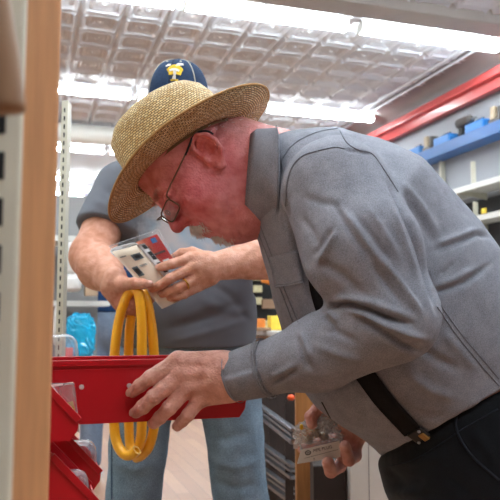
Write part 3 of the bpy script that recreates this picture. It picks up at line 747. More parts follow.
# ================================================================== PEOPLE
M_skin = skin('skin')
def frame(f, u):
    f = nrm(f); u = np.asarray(u, float); u = nrm(u-f*(u@f)); l = np.cross(u, f); return f, l, u
def cdir(x, up, fw): return cam2w((x, up, fw))
class Head:
    def __init__(s, O, f, u, k=1.):
        s.O = np.asarray(O); s.f, s.l, s.u = frame(f, u); s.R = np.array([s.f, s.l, s.u]); s.k = k
    def w(s, f, l, u): return s.O+s.k*(f*s.f+l*s.l+u*s.u)
    def loc(s, V):
        return (V-s.O)@s.R.T/s.k
    def E(s, c, r, rot=None):
        R = s.R if rot is None else rot@s.R
        return ell(s.w(*c), np.array(r)*s.k, R)
    def C(s, a, b, ra, rb): return cap(s.w(*a), s.w(*b), ra*s.k, rb*s.k)
def head_add(Fd, H, heavy=True):
    E, C = H.E, H.C; ef, eu = .009, -.009
    Fd.add(E((.002, 0, .048), (.100, .078, .086)))
    Fd.add(E((.030, 0, -.030), (.072, .067, .075)), .03)
    Fd.add(E((.036, 0, -.070), (.060, .060, .043)), .03)
    for s in (-1, 1):
        Fd.add(E((.066, s*.040, -.030), (.030, .028, .030)), .02)        # cheeks
        Fd.add(C((.086, s*.036, .026), (.094, s*.012, .022), .012, .011), .014)  # brow ridges
        Fd.sub(E((.110, s*.034, .004), (.020, .019, .013)), .014)        # sockets
        Fd.add(E((.084, s*.033, .003), (.0135, .0135, .0135)), .003)     # eyes
        Fd.add(C((.095, s*.046, .010), (.100, s*.024, .010), .0045, .004), .005)  # upper lids
        Fd.add(C((.092, s*.046, -.007), (.097, s*.024, -.007), .004, .004), .006)
        Fd.add(C((.055, s*.050, -.070), (.075, s*.030, -.095), .020, .016), .02)  # jowls
    Fd.add(E((.074, 0, -.064), (.030, .031, .030)), .02)                 # muzzle
    Fd.add(C((.068, -.012, -.100), (.068, .012, -.100), .021, .021), .018)       # chin
    Fd.add(C((.098, 0, .016), (.113, 0, -.022), .0085, .0125), .010)     # nose
    Fd.add(E((.118, 0, -.030), (.0135, .0135, .0125)), .008)
    for s in (-1, 1):
        Fd.add(E((.106, s*.0125, -.033), (.012, .0085, .0095)), .006)
        Fd.sub(E((.112, s*.0062, -.0435), (.0058, .0036, .0042)), .002)
    Fd.add(C((.098, -.018, -.074), (.098, .018, -.074), .0058, .0058), .007)     # lips
    Fd.add(C((.094, -.016, -.084), (.094, .016, -.084), .0068, .0068), .007)
    Fd.sub(C((.108, -.022, -.0785), (.108, .022, -.0785), .0028, .0028), .004)
    if heavy:
        Fd.add(E((.044, 0, -.112), (.048, .056, .030)), .02)             # fold under the chin
        Fd.add(E((.010, 0, -.120), (.060, .066, .045)), .03)
    for s in (-1, 1):                                                    # ears
        t = math.radians(26); tb = math.radians(20)
        rot = np.array([[math.cos(t), -s*math.sin(t), 0], [s*math.sin(t), math.cos(t), 0], [0, 0, 1]])
        rb = np.array([[math.cos(tb), 0, math.sin(tb)], [0, 1, 0], [-math.sin(tb), 0, math.cos(tb)]])
        Fd.add(E((-.009+ef, s*.0785, .002+eu), (.0165, .006, .030), rb@rot), .006)
        rim = [(.005, .075, .008), (.004, .078, .024), (-.005, .082, .0325), (-.017, .087, .0315), (-.0255, .0915, .019), (-.0265, .093, .002), (-.021, .090, -.013), (-.011, .085, -.023), (-.001, .080, -.030)]
        for a, b in zip(rim[:-1], rim[1:]): Fd.add(C((a[0]+ef, s*a[1], a[2]+eu), (b[0]+ef, s*b[1], b[2]+eu), .0038, .0036), .002)
        Fd.add(E((-.002+ef, s*.080, -.028+eu), (.0085, .006, .0095)), .004)
        Fd.sub(E((-.007+ef, s*.089, .002+eu), (.0100, .0125, .0145), rb), .003)
        Fd.sub(C((.000+ef, s*.089, .019+eu), (-.015+ef, s*.093, .020+eu), .0042, .0042), .002)
        Fd.add(E((.0055+ef, s*.0765, -.006+eu), (.004, .005, .007)), .004)
def fingers(Fd, lst, kin=.0015, kout=.008):
    """each finger: [(point, radius), ...] from knuckle to tip"""
    ops = []
    for fg in lst:
        for (a, ra), (b, rb) in zip(fg[:-1], fg[1:]): ops.append(cap(a, b, ra, rb))
        for p, r in fg[1:-1]: ops.append(cap(p, p+1e-5, r*1.07, r*1.07))
    Fd.group(ops, kin, kout)
def nails(name, fg, m, parent, view):
    """thin nail plate on the last bone of a finger"""
    a, b = fg[-2][0], fg[-1][0]; d = nrm(b-a); n = np.asarray(view, float); n = nrm(n-d*(n@d)); sd = np.cross(d, n); r = fg[-1][1]
    return MB().ellipsoid(b+d*r*.05+n*r*.80, (r*.80, r*.66, r*.22), np.array([d, sd, n]), 14, 8).build(name, m, parent, smooth=True)
def tint_map(V, base, spots):
    c = np.tile(np.array(lin(base)), (len(V), 1))
    for p, r, col in spots:
        w = np.exp(-(np.linalg.norm(V-p, axis=1)/r)**2)[:, None]; c = c*(1-w)+np.array(lin(col))*w
    c[:, 3] = 1; return c
M_nail = mat('fingernail', (206, 156, 140), .3, var=.05, coat=.3)

# ------------------------------------------------------------------ 1: the shopper in the straw hat
def mm(px, d): return px*d/F
root1 = P(455, 470, 1.27)*np.array([1, 1, 0])
man = thing('person', 'man in straw hat, glasses and grey work shirt bending over the red bin', 'person', root1)
H = Head(P(203, 162, 1.25), cdir(-.57, -.82, -.20), cdir(-.82, .57, .0), 1.02)
# --- torso outline, spheres down the spine: photo centre, radius px, depth, depth stretch
TOR = [(279, 178, 38, 1.25, 1.0), (309, 191, 60, 1.255, 1.42), (350, 229, 91, 1.26, 1.25), (380, 279, 105, 1.265, 1.08), (404, 326, 114, 1.27, .98), (442, 366, 97, 1.275, 1.05), (482, 418, 106, 1.275, 1.0)]
AXY = np.array([0, 1., 0])
def torso_ops(shrink=0.):
    ops = []
    for a, b in zip(TOR[:-1], TOR[1:]):
        s = (a[4]+b[4])/2
        ops.append(cap(P(a[0], a[1], a[3]), P(b[0], b[1], b[3]), mm(a[2], a[3])-shrink, mm(b[2], b[3])-shrink, AXY, s))
    return ops
# arm joints
SH_L = P(334, 186, 1.09); EL_L = P(393, 316, 1.015); WR_L = P(226, 376, 1.130)
SH_R = P(300, 205, 1.43); EL_R = P(350, 330, 1.50); WR_R = P(352, 428, 1.455)
knee_l, ank_l = P(455, 640, 1.17), None
HIP_L = P(482, 450, 1.19); HIP_R = P(482, 450, 1.37)
KN_L = np.array([HIP_L[0]-.03, 1.17, .47]); KN_R = np.array([HIP_R[0]-.01, 1.38, .47])
AN_L = np.array([KN_L[0]+.06, 1.17, .09]); AN_R = np.array([KN_R[0]+.05, 1.38, .09])
# --- hands
def fg(pts, r): return [(P(*p), q) for p, q in zip(pts, r)]
index = fg([(178, 361, 1.138), (151, 377, 1.124), (140, 385.5, 1.132), (132.5, 392, 1.140)], (.0150, .0122, .0112, .0098))
middle = fg([(181, 374, 1.130), (154, 397, 1.116), (143, 407, 1.126), (136, 412.5, 1.137)], (.0148, .0125, .0115, .0098))
ringf = fg([(188, 387, 1.130), (169, 408, 1.118), (160, 417.5, 1.130), (154, 423.5, 1.142)], (.0140, .0118, .0108, .0095))
pinky = fg([(200, 399, 1.135), (188, 415, 1.126), (182, 421.5, 1.137), (177.5, 426, 1.148)], (.0125, .0105, .0096, .0086))
thumb = fg([(214, 364, 1.15), (198, 360, 1.19), (184, 362, 1.205), (172, 366, 1.215)], (.016, .013, .0118, .0095))
# right hand round the little bag
rd = 1.43
r_thumb = fg([(346, 425, rd+.02), (330, 412, rd+.01), (318, 409, rd), (311, 417, rd-.012), (312, 424, rd-.018)], (.0155, .014, .0132, .0125, .0105))
r_index = fg([(346, 440, rd+.03), (328, 440, rd+.035), (312, 446, rd+.02), (302, 449, rd+.008)], (.0135, .012, .011, .0095))
r_mid = fg([(350, 446, rd+.03), (340, 466, rd+.03), (331, 471, rd-.008), (328, 463, rd-.034)], (.0135, .013, .0135, .0125))
r_ring = fg([(356, 440, rd+.02), (355, 456, rd+.0), (349, 460, rd-.026), (345, 446, rd-.038)], (.0135, .013, .0125, .011))
xs = axis(-.235, .66, [(-.23, .06, .0023), (.08, .21, .0028)], .008)
ys = axis(.96, 1.66, [(1.08, 1.50, .0024)], .008)
zs = axis(-.0, 1.46, [(.715, .99, .0024), (1.12, 1.43, .0024)], .009)
B1 = Field(xs, ys, zs)
for o_ in torso_ops(.014): B1.add(o_, .03)
NB = P(272, 182, 1.25)
B1.add(cap(H.w(-.022, 0, -.035), NB, .070, .074), .03)                    # neck
B1.add(cap(H.w(-.050, 0, .0), H.w(-.075, 0, -.11), .050, .062), .03)      # nape
head_add(B1, H)
for a, b, ra, rb in ((SH_L, EL_L, .062, .046), (EL_L, P(318, 354, 1.075), .046, .040), (P(318, 354, 1.075), WR_L, .040, .030), (SH_R, EL_R, .060, .046), (EL_R, WR_R, .046, .031)): B1.add(cap(a, b, ra, rb), .03)
for h, kn, an in ((HIP_L, KN_L, AN_L), (HIP_R, KN_R, AN_R)):
    B1.add(cap(h, kn, .095, .06), .04); B1.add(cap(kn, an, .058, .04), .03)
    B1.add(cap(an+np.array([.02, 0, -.05]), an+np.array([-.15, 0, -.055]), .038, .03), .03)
# left hand: metacarpals, then fingers
wr = [P(221, 362, 1.134), P(224, 371, 1.126), P(227, 381, 1.126), P(230, 391, 1.132)]
for w_, f_ in zip(wr, (index, middle, ringf, pinky)): B1.add(cap(w_, f_[0][0], .0185, f_[0][1]*1.05), .014)
B1.add(cap(WR_L, P(240, 376, 1.125), .031, .032), .02)
B1.add(ell(P(203, 376, 1.14), (.033, .016, .030)), .015)
fingers(B1, [index, middle, ringf, pinky], .0015, .006); fingers(B1, [thumb], .002, .012)
for f_ in (index, middle, ringf, pinky): B1.add(ell(f_[0][0]+np.array([0, -.006, .001]), (.0125, .0095, .0115)), .007)
# knuckle wrinkles and tendons
for w_, f_ in zip(wr, (index, middle, ringf)): B1.add(cap(w_+np.array([-.01, -.0155, 0]), f_[0][0]+np.array([.004, -.0115, .0]), .0035, .0042), .008)
# right hand
for f_ in (r_index, r_mid, r_ring): B1.add(cap(WR_R, f_[0][0], .026, f_[0][1]*1.1), .015)
B1.add(cap(WR_R, r_thumb[0][0], .028, .018), .015)
fingers(B1, [r_thumb], .002, .008); fingers(B1, [r_index, r_mid, r_ring], .0015, .006)
V, Q = B1.mesh(); del B1
V = relax(V, Q, 1, .4)
Nn = vnormals(V, Q)
# folds of the face and the back of the hand (photo positions on the surface)
face = [([(186, 224), (196, 219), (206, 224), (214, 232)], 1.6, -.0022), ([(226, 190), (230, 205), (238, 220)], 2.2, -.0022), ([(223, 178), (233, 196), (243, 212)], 2.2, -.0018),
        ([(204, 226), (212, 219), (222, 221)], 2.0, .0016), ([(228, 226), (233, 233), (236, 242)], 1.5, -.0025), ([(235, 226), (240, 232), (243, 238)], 1.5, -.002),
        ([(178, 196), (187, 200), (198, 199)], 2.5, .0012), ([(176, 205), (184, 209), (195, 206)], 1.6, -.0014), ([(228, 160), (234, 172), (238, 186)], 2.0, -.0012),
        ([(180, 176), (176, 190), (170, 200)], 2.2, -.0012), ([(153, 176), (158, 184), (162, 194)], 1.5, -.001)]
hand = [([(174, 359), (178, 366), (180, 372)], 1.6, -.0012), ([(196, 352), (206, 372), (212, 394)], 2.2, .0012), ([(218, 352), (222, 372), (226, 394)], 1.4, -.0009),
        ([(150, 371), (153, 377), (155, 383)], 1.2, -.0010), ([(153, 391), (156, 397), (159, 403)], 1.2, -.0010), ([(168, 402), (171, 408), (174, 413)], 1.2, -.0009), ([(146, 374), (149, 380), (151, 386)], 1., -.0007), ([(149, 394), (152, 400), (154, 406)], 1., -.0007),
        ([(190, 378), (200, 380), (214, 378)], 2., -.0010), ([(198, 391), (207, 388), (218, 386)], 2., -.0010), ([(184, 366), (196, 366), (212, 366)], 2., -.0010), ([(214, 356), (216, 372), (219, 392)], 1.2, .0007)]
V = folds(V, Nn, face+hand)
hl = H.loc(V); inhead = np.exp(-(np.linalg.norm(hl-np.array([.02, 0, -.01]), axis=1)/.16)**8)
V = V+Nn*(wob(V, 24, 3)*.0006+wob(V, 60, 4)*.00035)[:, None]
red = (168, 84, 84)
tint = tint_map(V, (222, 168, 154), [(H.w(.02, 0, -.02), .15, (214, 116, 124)), (H.w(-.03, 0, -.12), .09, (210, 108, 120)), (H.w(.115, 0, -.03), .028, (190, 84, 88)), (H.w(.07, .05, -.03), .035, (218, 112, 122)), (H.w(-.004, .085, 0), .028, (210, 112, 110)),
        (H.w(.09, .03, .05), .04, (200, 118, 108)), (P(313, 416, rd), .03, (196, 128, 116)), (P(345, 452, rd), .03, (186, 112, 102)), (P(132, 393, 1.14),   .02, (212, 146, 132)), (P(134, 413, 1.13), .02, (212, 146, 132))])
# short cropped grey hair around the back and side of the head
hm = np.clip((-hl[:, 0]-.035)/.03, 0, 1)*np.clip((hl[:, 2]+.05)/.02, 0, 1)*inhead
tint = tint*(1-.35*hm[:, None])+np.array(lin((150, 120, 112)))*(.35*hm[:, None]); tint[:, 3] = 1
body1 = mesh_obj('body', V, Q, M_skin, man, tint=tint)
for f_ in (index, middle, ringf, pinky): nails('fingernail', f_, M_nail, body1, P(100, 330, .9)-f_[-1][0])
for f_ in (r_mid, r_ring): pass

# --- shirt: torso and both sleeves in one cloth
M_shirt = fabric('grey_work_cloth', (138, 141, 151), var=.22, scale=700, bump=.3, slub=45)
M_seam = fabric('grey_seam', (120, 123, 133), var=.15, scale=700)
xs = axis(-.05, .66, [], .0034); ys = axis(.86, 1.66, [(.86, 1.25, .0034)], .006); zs = axis(.70, 1.46, [], .0034)
WA, WB_, WC = P(383, 455, 1.26), P(455, 416, 1.10), P(500, 391, 1.09); WN = nrm(np.cross(WB_-WA, WC-WA)); WN = WN if WN[2] > 0 else -WN
def shirt_field(arms=True):
    f = Field(xs, ys, zs)
    for o_ in torso_ops(): f.add(o_, .035)
    if arms:
        f.add(cap(P(300, 196, 1.41), EL_R, .085, .07), .04); f.add(cap(EL_R, P(366, 415, 1.46), .068, .045), .03)
        f.group([cap(P(336, 190, 1.105), P(362, 250, 1.05), .086, .087), cap(P(362, 250, 1.05), EL_L, .087, .063), cap(EL_L, P(318, 354, 1.075), .066, .055), cap(P(318, 354, 1.075), P(238, 376, 1.127), .055, .037)], .02, .010)
    n = nrm(cdir(-.98, .10, 0)); f.cut(half(P(262, 180, 1.25), n, (-.06, .9, 1.05), (.10, 1.6, 1.46)))         # neck opening
    wr_n = nrm(WR_L-EL_L); f.cut(half(P(240, 376, 1.125), wr_n, (-.06, .9, .86), (.03, 1.2, 1.03)))           # cuff end
    f.cut(half(WA, -WN, (.15, .86, .70), (.66, 1.66, 1.12)))         # tucked at the waist
    return f
VT, QT = shirt_field(False).mesh(); BT = bvh(VT, QT)
V, Q = shirt_field().mesh(); V = relax(V, Q, 2, .5); Nn = vnormals(V, Q)
def z2(*p): return [(200+x*.6, 100+y*.6) for x, y in p]
FO = [([(324, 312), (333, 306), (347, 304.5), (364, 309), (389, 318), (412, 324)], 2.2, -.0130), ([(352, 315), (368, 323), (386, 335), (404, 347), (428, 355)], 3.0, -.0075),
      ([(345, 310), (364, 314), (385, 325), (408, 334), (430, 340)], 3.2, .0060), ([(330, 300), (348, 298), (368, 302), (395, 312), (418, 320)], 3.6, .0050), ([(322, 316), (330, 322), (336, 334)], 2.4, -.0040), ([(326, 309), (333, 315), (338, 322)], 2.6, .0050),
      ([(297, 334), (301, 350), (306, 363), (314, 371)], 2.6, -.0040), ([(301, 330), (306, 346), (312, 360)], 3.0, .0035), ([(272, 384), (285, 377), (298, 369)], 1.8, -.0045), ([(270, 378), (284, 371), (296, 364)], 2.6, .0030),
      ([(322, 330), (340, 334), (360, 345)], 3.5, -.0030), ([(315, 345), (340, 355), (365, 362)], 4.0, .0030), ([(310, 380), (340, 384), (370, 372)], 3.5, -.0030), ([(250, 368), (258, 380), (256, 396)], 2.5, -.0025),
      ([(378, 255), (392, 273), (407, 293), (425, 318)], 3.4, .0055), ([(370, 262), (386, 283), (404, 305)], 3.2, -.0045), ([(317, 261), (342, 275), (364, 297)], 4.5, -.0045), ([(306, 262), (318, 280), (326, 300)], 3.0, .0040),
      ([(338, 230), (328, 247), (318, 264)], 2.2, .0045), ([(333, 226), (322, 243), (311, 258)], 2.6, -.0035), ([(342, 209), (362, 236), (384, 267)], 3.0, .0045), ([(354, 212), (374, 238), (394, 266)], 3.0, -.0045), ([(330, 200), (350, 230), (372, 262)], 3.2, -.0035),
      ([(366, 205), (384, 232), (402, 262)], 3.2, .0035), ([(300, 195), (320, 203), (345, 206)], 4.0, -.0025), ([(300, 215), (312, 232), (318, 248)], 3.2, -.0030),
      ([(286, 196), (288, 215), (292, 240), (299, 268), (310, 296), (321, 312)], 2.2, -.0085), ([(384, 170), (395, 192), (406, 218), (418, 247), (428, 280), (437, 312)], 2.4, -.0085), ([(388, 200), (398, 224), (408, 252), (420, 285)], 3.0, .0035),
      ([(345, 150), (356, 151), (372, 154)], 1.8, -.0030), ([(400, 180), (420, 205), (440, 235)], 4.0, .0035), ([(405, 200), (424, 224), (438, 250)], 4.0, -.0035), ([(430, 252), (456, 242), (479, 234), (496, 238)], 2.6, -.0045), ([(434, 246), (458, 237), (480, 229)], 3.0, .0035),
      ([(431, 294), (448, 289), (465, 283), (496, 260)], 2.6, -.0045), ([(434, 286), (452, 280), (475, 268)], 3.0, .0035), ([(440, 275), (448, 270), (454, 262)], 2.4, -.0030), ([(420, 345), (438, 360), (460, 370)], 5.0, -.0030), ([(405, 372), (430, 390), (455, 398)], 5.0, .0030), ([(395, 400), (420, 415), (445, 416)], 4., -.0030),
      ([(440, 330), (460, 350), (478, 372)], 5., .0025), ([(275, 150), (279, 170), (279, 200), (276, 222)], 2.0, -.0050), ([(284, 170), (282, 190), (280, 214)], 2.5, .0030), ([(262, 240), (274, 268), (288, 300)], 3.0, .0035), ([(284, 292), (292, 310), (302, 330)], 3., -.0035), ([(330, 415), (355, 433), (392, 440)], 5., .0025), ([(325, 405), (350, 420), (370, 424)], 5., -.0025)]
V = folds(V, Nn, [(p_, w_*1.0, a_*1.4) for p_, w_, a_ in FO])
V = V+Nn*(wob(V, 5, 21)*.0025+wob(V, 12, 22)*.0014+wob(V*np.array([1, 1, .5]), 26, 23)*.0007+wob(V, 48, 24)*.0003)[:, None]
V = relax(V, Q, 1, .25)
shirt = mesh_obj('work_shirt', V, Q, M_shirt, man)
BS = bvh(V, Q)
# cuff
cd = nrm(P(238, 376, 1.127)-P(318, 354, 1.075)); cu, cw = frame(cd, (0, 0, 1))[1:]
c0_ = P(232.5, 377.2, 1.130); A = []
for i in range(41):
    a = 2*math.pi*i/40; e = math.cos(a)*cu+math.sin(a)*cw
    A.append([c0_-cd*t+e*(r+.0007*math.sin(a*5+t*90)+.0005*math.sin(a*9-t*140)) for t, r in ((0., .0392), (.016, .0412), (.042, .0438), (.066, .0450))])
V2, F2 = slab(A, .0028, None); cuff = mesh_obj('cuff', V2, F2, M_shirt, shirt)
for t, r in ((.0045, .0424), (.059, .0478), (.0625, .0479)):
    MB().tube([c0_-cd*t+(math.cos(a)*cu+math.sin(a)*cw)*r for a in np.linspace(0, 6.283, 40, endpoint=False)], .0006, 6, closed=True).build('cuff_seam', M_shirt, cuff, smooth=True)
# collar: folded band round the neck, open at the throat
def ring(c, ry, rz, tilt, a):
    return c+np.array([0, 1, 0])*ry*math.sin(a)+np.array([tilt, 0, 1])*rz*math.cos(a)
A = []
c_in, c_mid, c_out = P(256, 180, 1.25), P(247.5, 179, 1.25), P(275, 183, 1.25)
for a in np.radians(np.linspace(-164, 164, 61)):
    k = abs(a)/math.radians(158); fl = .006*math.sin(a*3)
    A.append([ring(c_in, .090, .080, .04, a), ring(c_mid, .094, .083, .075, a), ring(c_mid+np.array([.010, 0, 0]), .103, .088, .075, a), ring((c_mid+c_out)/2, .119, .090, .05, a), ring(c_out+np.array([.003*k, 0, 0]), .138+.002*math.sin(a*5), .094, .02, a)])
V2, F2 = slab(A, .003, None); collar = mesh_obj('collar', V2, F2, M_shirt, shirt)
A = np.array(A)
off = lambda p: p+nrm(p-P(262, 176, 1.25))*.0034
MB().tube([off(q) for q in A[:, 4]*.9+A[:, 3]*.1], .0007, 6).build('collar_seam', M_seam, collar, smooth=True)
# pocket with flap, placket edge, yoke, armhole and back seams
flap = patch('pocket_flap', BS, [(271, 257), (298, 250), (304, 283), (277, 287)], M_shirt, shirt, .0015, .003)
seam('flap_seam', BS, [(278, 284.5), (290, 283.5), (302.5, 280.5)], M_seam, flap, .0009, .004)
seam('placket_seam', BS, [(255, 224), (266, 252), (279, 285), (293, 322)], M_seam, shirt, .0010, .0004)
seam('placket_seam', BS, [(259, 222), (272, 256), (284, 288), (298, 322)], M_seam, shirt, .0009, .0004)
seam('armhole_seam', BS, [(318, 151), (303, 156), (292, 168), (287, 186), (286, 206)], M_seam, shirt, .0012, .0005)
seam('armhole_seam', BS, [(318, 151), (334, 147.5), (345, 149)], M_seam, shirt, .0010, .0004)
seam('yoke_seam', BS, [(283, 158), (290, 148), (300, 140), (318, 132), (338, 128.5)], M_seam, shirt, .0010, .0004)
seam('yoke_seam', BS, [(340, 131), (347, 143), (358, 150), (372, 154), (384, 170), (398, 192)], M_seam, shirt, .0010, .0004)
seam('back_seam', BS, [(437, 307), (458, 337), (480, 364), (499, 386)], M_seam, shirt, .0010, .0004)
seam('back_seam', BS, [(441, 306), (462, 335), (484, 361), (499, 379)], M_seam, shirt, .0008, .0004)
seam('hem_seam', BS, [(322, 402), (332, 420), (346, 436), (362, 447)], M_dark, shirt, .0013, .0004)
# suspenders
M_elastic = fabric('black_elastic', (20, 20, 23), var=.2, scale=500, bump=.25, rough=.75)
sus = strap('suspender_strap', BT, [(320, 245), (319, 270), (323, 298), (338, 336), (362, 368), (384, 398), (404, 420), (414, 431)], .034, M_elastic, man, .004, .002, 8)
M_brass = mat('brass', (176, 140, 84), .35, metal=.8, var=.1)
h_ = cast(BS, 419, 432); 
if h_:
    n_ = h_[1]; d_ = nrm(P(424, 440, 1.1)-P(405, 420, 1.1)); d_ = nrm(d_-n_*(d_@n_))
    clip = MB().box(h_[0]+n_*.006, (.022, .030, .006), np.array([d_, np.cross(n_, d_), n_])).build('suspender_clip', M_black, sus, bev=.002)
    MB().box(h_[0]+n_*.008+d_*.006+np.cross(n_, d_)*.006, (.016, .012, .006), np.array([d_, np.cross(n_, d_), n_])).build('brass_catch', M_brass, sus, bev=.002)
    for s in (-1, 1): MB().ellipsoid(h_[0]+n_*.010+d_*.010+np.cross(n_, d_)*.009*s+d_*-.018*(s > 0), (.0028, .0028, .002), np.array([d_, np.cross(n_, d_), n_])).build('steel_rivet', M_steel, sus, smooth=True)

# --- trousers and shoes
M_trs = fabric('black_twill', (17, 20, 25), var=.2, scale=600, bump=.3, sheen=.1)
xs = axis(.14, .70, [], .006); ys = axis(.96, 1.66, [], .006); zs = axis(.03, 1.12, [], .0065)
T = Field(xs, ys, zs)
a = TOR[-2]; T.add(cap(P(452, 385, 1.275), P(482, 425, 1.275), mm(98, 1.27), mm(110, 1.27), AXY, 1.06))
T.add(cap(P(470, 462, 1.275), P(492, 470, 1.275), .162, .170, AXY, 1.1), .03)
T.group([cap(HIP_L, KN_L, .112, .085), cap(KN_L, AN_L, .085, .075)], .03, .05)
T.group([cap(HIP_R, KN_R, .112, .085), cap(KN_R, AN_R, .085, .075)], .03, .05)
T.cut(half(WA+WN*.004, WN, (.1, .9, .62), (.75, 1.7, 1.15)), .02)
for an in (AN_L, AN_R): T.cut(half(an-np.array([0, 0, .05]), (0, 0, -1), an-.2, an+np.array([.2, .2, .0])))
V, Q = T.mesh(); V = relax(V, Q, 2, .5); Nn = vnormals(V, Q)
V = folds(V, Nn, [([(383, 470), (400, 480), (430, 482)], 4, -.005), ([(378, 490), (400, 494), (440, 488)], 4, .005), ([(385, 462), (420, 462), (450, 456)], 4, .004), ([(400, 452), (430, 450), (452, 440)], 3, -.003), ([(440, 470), (465, 490), (480, 500)], 5, -.004), ([(470, 430), (485, 445), (500, 470)], 5, .004), ([(380, 480), (410, 488), (440, 495)], 3, -.005)])
V = V+Nn*(wob(V, 6, 31)*.003+wob(V, 14, 32)*.0015)[:, None]
trs = mesh_obj('trousers', V, Q, M_trs, man); BP = bvh(V, Q)
M_tseam = fabric('dark_seam', (34, 38, 46), var=.1)
seam('pocket_seam', BP, [(457, 416), (456, 426), (461, 440), (474, 458), (499, 480)], M_tseam, trs, .0022, .001)
seam('waistband_seam', BP, [(389, 466), (418, 458), (460, 431), (498, 409)], M_tseam, trs, .0012, .0004)
M_shoe = mat('black_leather', (26, 22, 20), .4, var=.2, vscale=20)
M_sole = mat('rubber_sole', (40, 36, 32), .8)
for an in (AN_L, AN_R):
    xs_ = axis(an[0]-.24, an[0]+.12, [], .006); ys_ = axis(an[1]-.09, an[1]+.09, [], .006); zs_ = axis(-.01, .16, [], .006)
    f = Field(xs_, ys_, zs_); f.add(cap(an+np.array([.03, 0, -.035]), an+np.array([.0, 0, .03]), .055, .052)); f.add(cap(an+np.array([.02, 0, -.045]), an+np.array([-.16, 0, -.05]), .052, .043, AXY, 1.05), .04)
    f.cut(half((0, 0, .018), (0, 0, -1), (-9, -9, -9), (9, 9, 9)))
    V, Q = f.mesh(); sh = mesh_obj('shoe', V, Q, M_shoe, man)
    ol = [(an[0]+.07, -.02), (an[0]+.085, 0), (an[0]+.07, .03), (an[0]+.02, .05), (an[0]-.1, .055), (an[0]-.18, .045), (an[0]-.21, .0), (an[0]-.18, -.045), (an[0]-.1, -.055), (an[0]+.02, -.05)]
    MB().prism([(x, an[1]+y, .001) for x, y in ol], (0, 0, .02)).build('sole', M_sole, sh, bev=.004)

# --- moustache, goatee, cropped hair, eyebrows
M_hair = mat('grey_whiskers', (255, 250, 244), .8, var=.08, vscale=300, bump=.8, bscale=900)
def tufts(name, cl, seed, n, m, parent, r=.0005):
    """short separate hairs rooted along the given lines: (start, end, spread, direction, length)"""
    rr = np.random.default_rng(seed); mb = MB()
    for _ in range(n):
        a, b, sp, d, L = cl[rr.integers(len(cl))]; t = rr.uniform(); p = np.array(a)*(1-t)+np.array(b)*t+rr.normal(size=3)*sp
        q = nrm(np.array(d)+rr.normal(size=3)*.35)*L*rr.uniform(.6, 1.1)
        A_ = [H.w(*p), H.w(*(p+q*.5)), H.w(*(p+q))]; mb.tube(A_, [r, r*.9, r*.3], 4, cap=False)
    return mb.build(name, m, parent, smooth=True)
lip = []
for s in (-1, 1):
    lip += [((.106, s*.004, -.056), (.100, s*.026, -.066), (.002, .003, .004), (.35, s*.35, -1.), .013), ((.110, s*.002, -.054), (.104, s*.016, -.058), (.0015, .003, .003), (.5, s*.3, -1.), .012)]
mou = tufts('moustache', lip, 5, 650, M_hair, body1, .0006)
goat = []
for s in (-1, 1): goat += [((.100, s*.001, -.094), (.094, s*.018, -.100), (.002, .004, .004), (.5, 0, -.9), .008), ((.094, s*.001, -.110), (.084, s*.022, -.114), (.002, .004, .004), (.5, 0, -.9), .008)]
tufts('goatee', goat, 6, 900, M_hair, body1, .0005)
brow = [((.106, s*.014, .026), (.094, s*.044, .027), (.002, .002, .0025), (.6, s*.7, .1), .009) for s in (-1, 1)]
tufts('eyebrow', brow, 7, 160, mat('brown_grey_hair', (186, 140, 124), .7), body1, .0004)
crop = []
for s in (-1, 1): crop += [((-.04, s*.075, .03), (-.09, s*.03, .0), (.012, .008, .014), (-.7, s*.5, -.5), .006), ((-.09, s*.03, .0), (-.093, 0, -.02), (.008, .012, .016), (-.8, 0, -.5), .006)]
tufts('cropped_hair', crop, 8, 700, M_hair, body1, .0003)

# --- glasses
M_gold = mat('thin_metal_rim', (110, 84, 66), .35, metal=.7)
M_tip = mat('black_temple_tip', (18, 18, 20), .35)
k = N('spectacle_lens'); t_ = k.t
gl = k.n('ShaderNodeBsdfGlossy'); gl.inputs['Roughness'].default_value = .03; tr = k.n('ShaderNodeBsdfTransparent'); tr.inputs['Color'].default_value = (.93, .94, .93, 1)
fr_ = k.n('ShaderNodeFresnel'); fr_.inputs['IOR'].default_value = 1.6; ms = k.n('ShaderNodeMixShader')
k.l(fr_.outputs[0], ms.inputs[0]); k.l(tr.outputs[0], ms.inputs[1]); k.l(gl.outputs[0], ms.inputs[2]); k.l(ms.outputs[0], t_.nodes['Material Output'].inputs['Surface'])
M_lens = k.m
glasses = None
fr_obj = MB()
lens_pts = {}
def lens_corner(s, ll, uu): return H.w(.124-.020*(ll-.010)/.045-.10*(.012-uu)*.6, s*ll, uu)
for s in (-1, 1):
    o_ = []
    for i in range(40):
        a = 2*math.pi*i/40; ca, sa = math.cos(a), math.sin(a); sx = np.sign(ca)*abs(ca)**.4; sy = np.sign(sa)*abs(sa)**.4
        o_.append(lens_corner(s, .036+.025*sx, -.009+.0125*sy))
    lens_pts[s] = np.array(o_); fr_obj.tube(o_, .0013, 6, closed=True)
fr_obj.tube(catmull([lens_corner(1, .011, .001), H.w(.131, 0, .005), lens_corner(-1, .011, .001)], 6), .0011, 6)
glasses = fr_obj.build('spectacle_frame', M_gold, man, smooth=True)
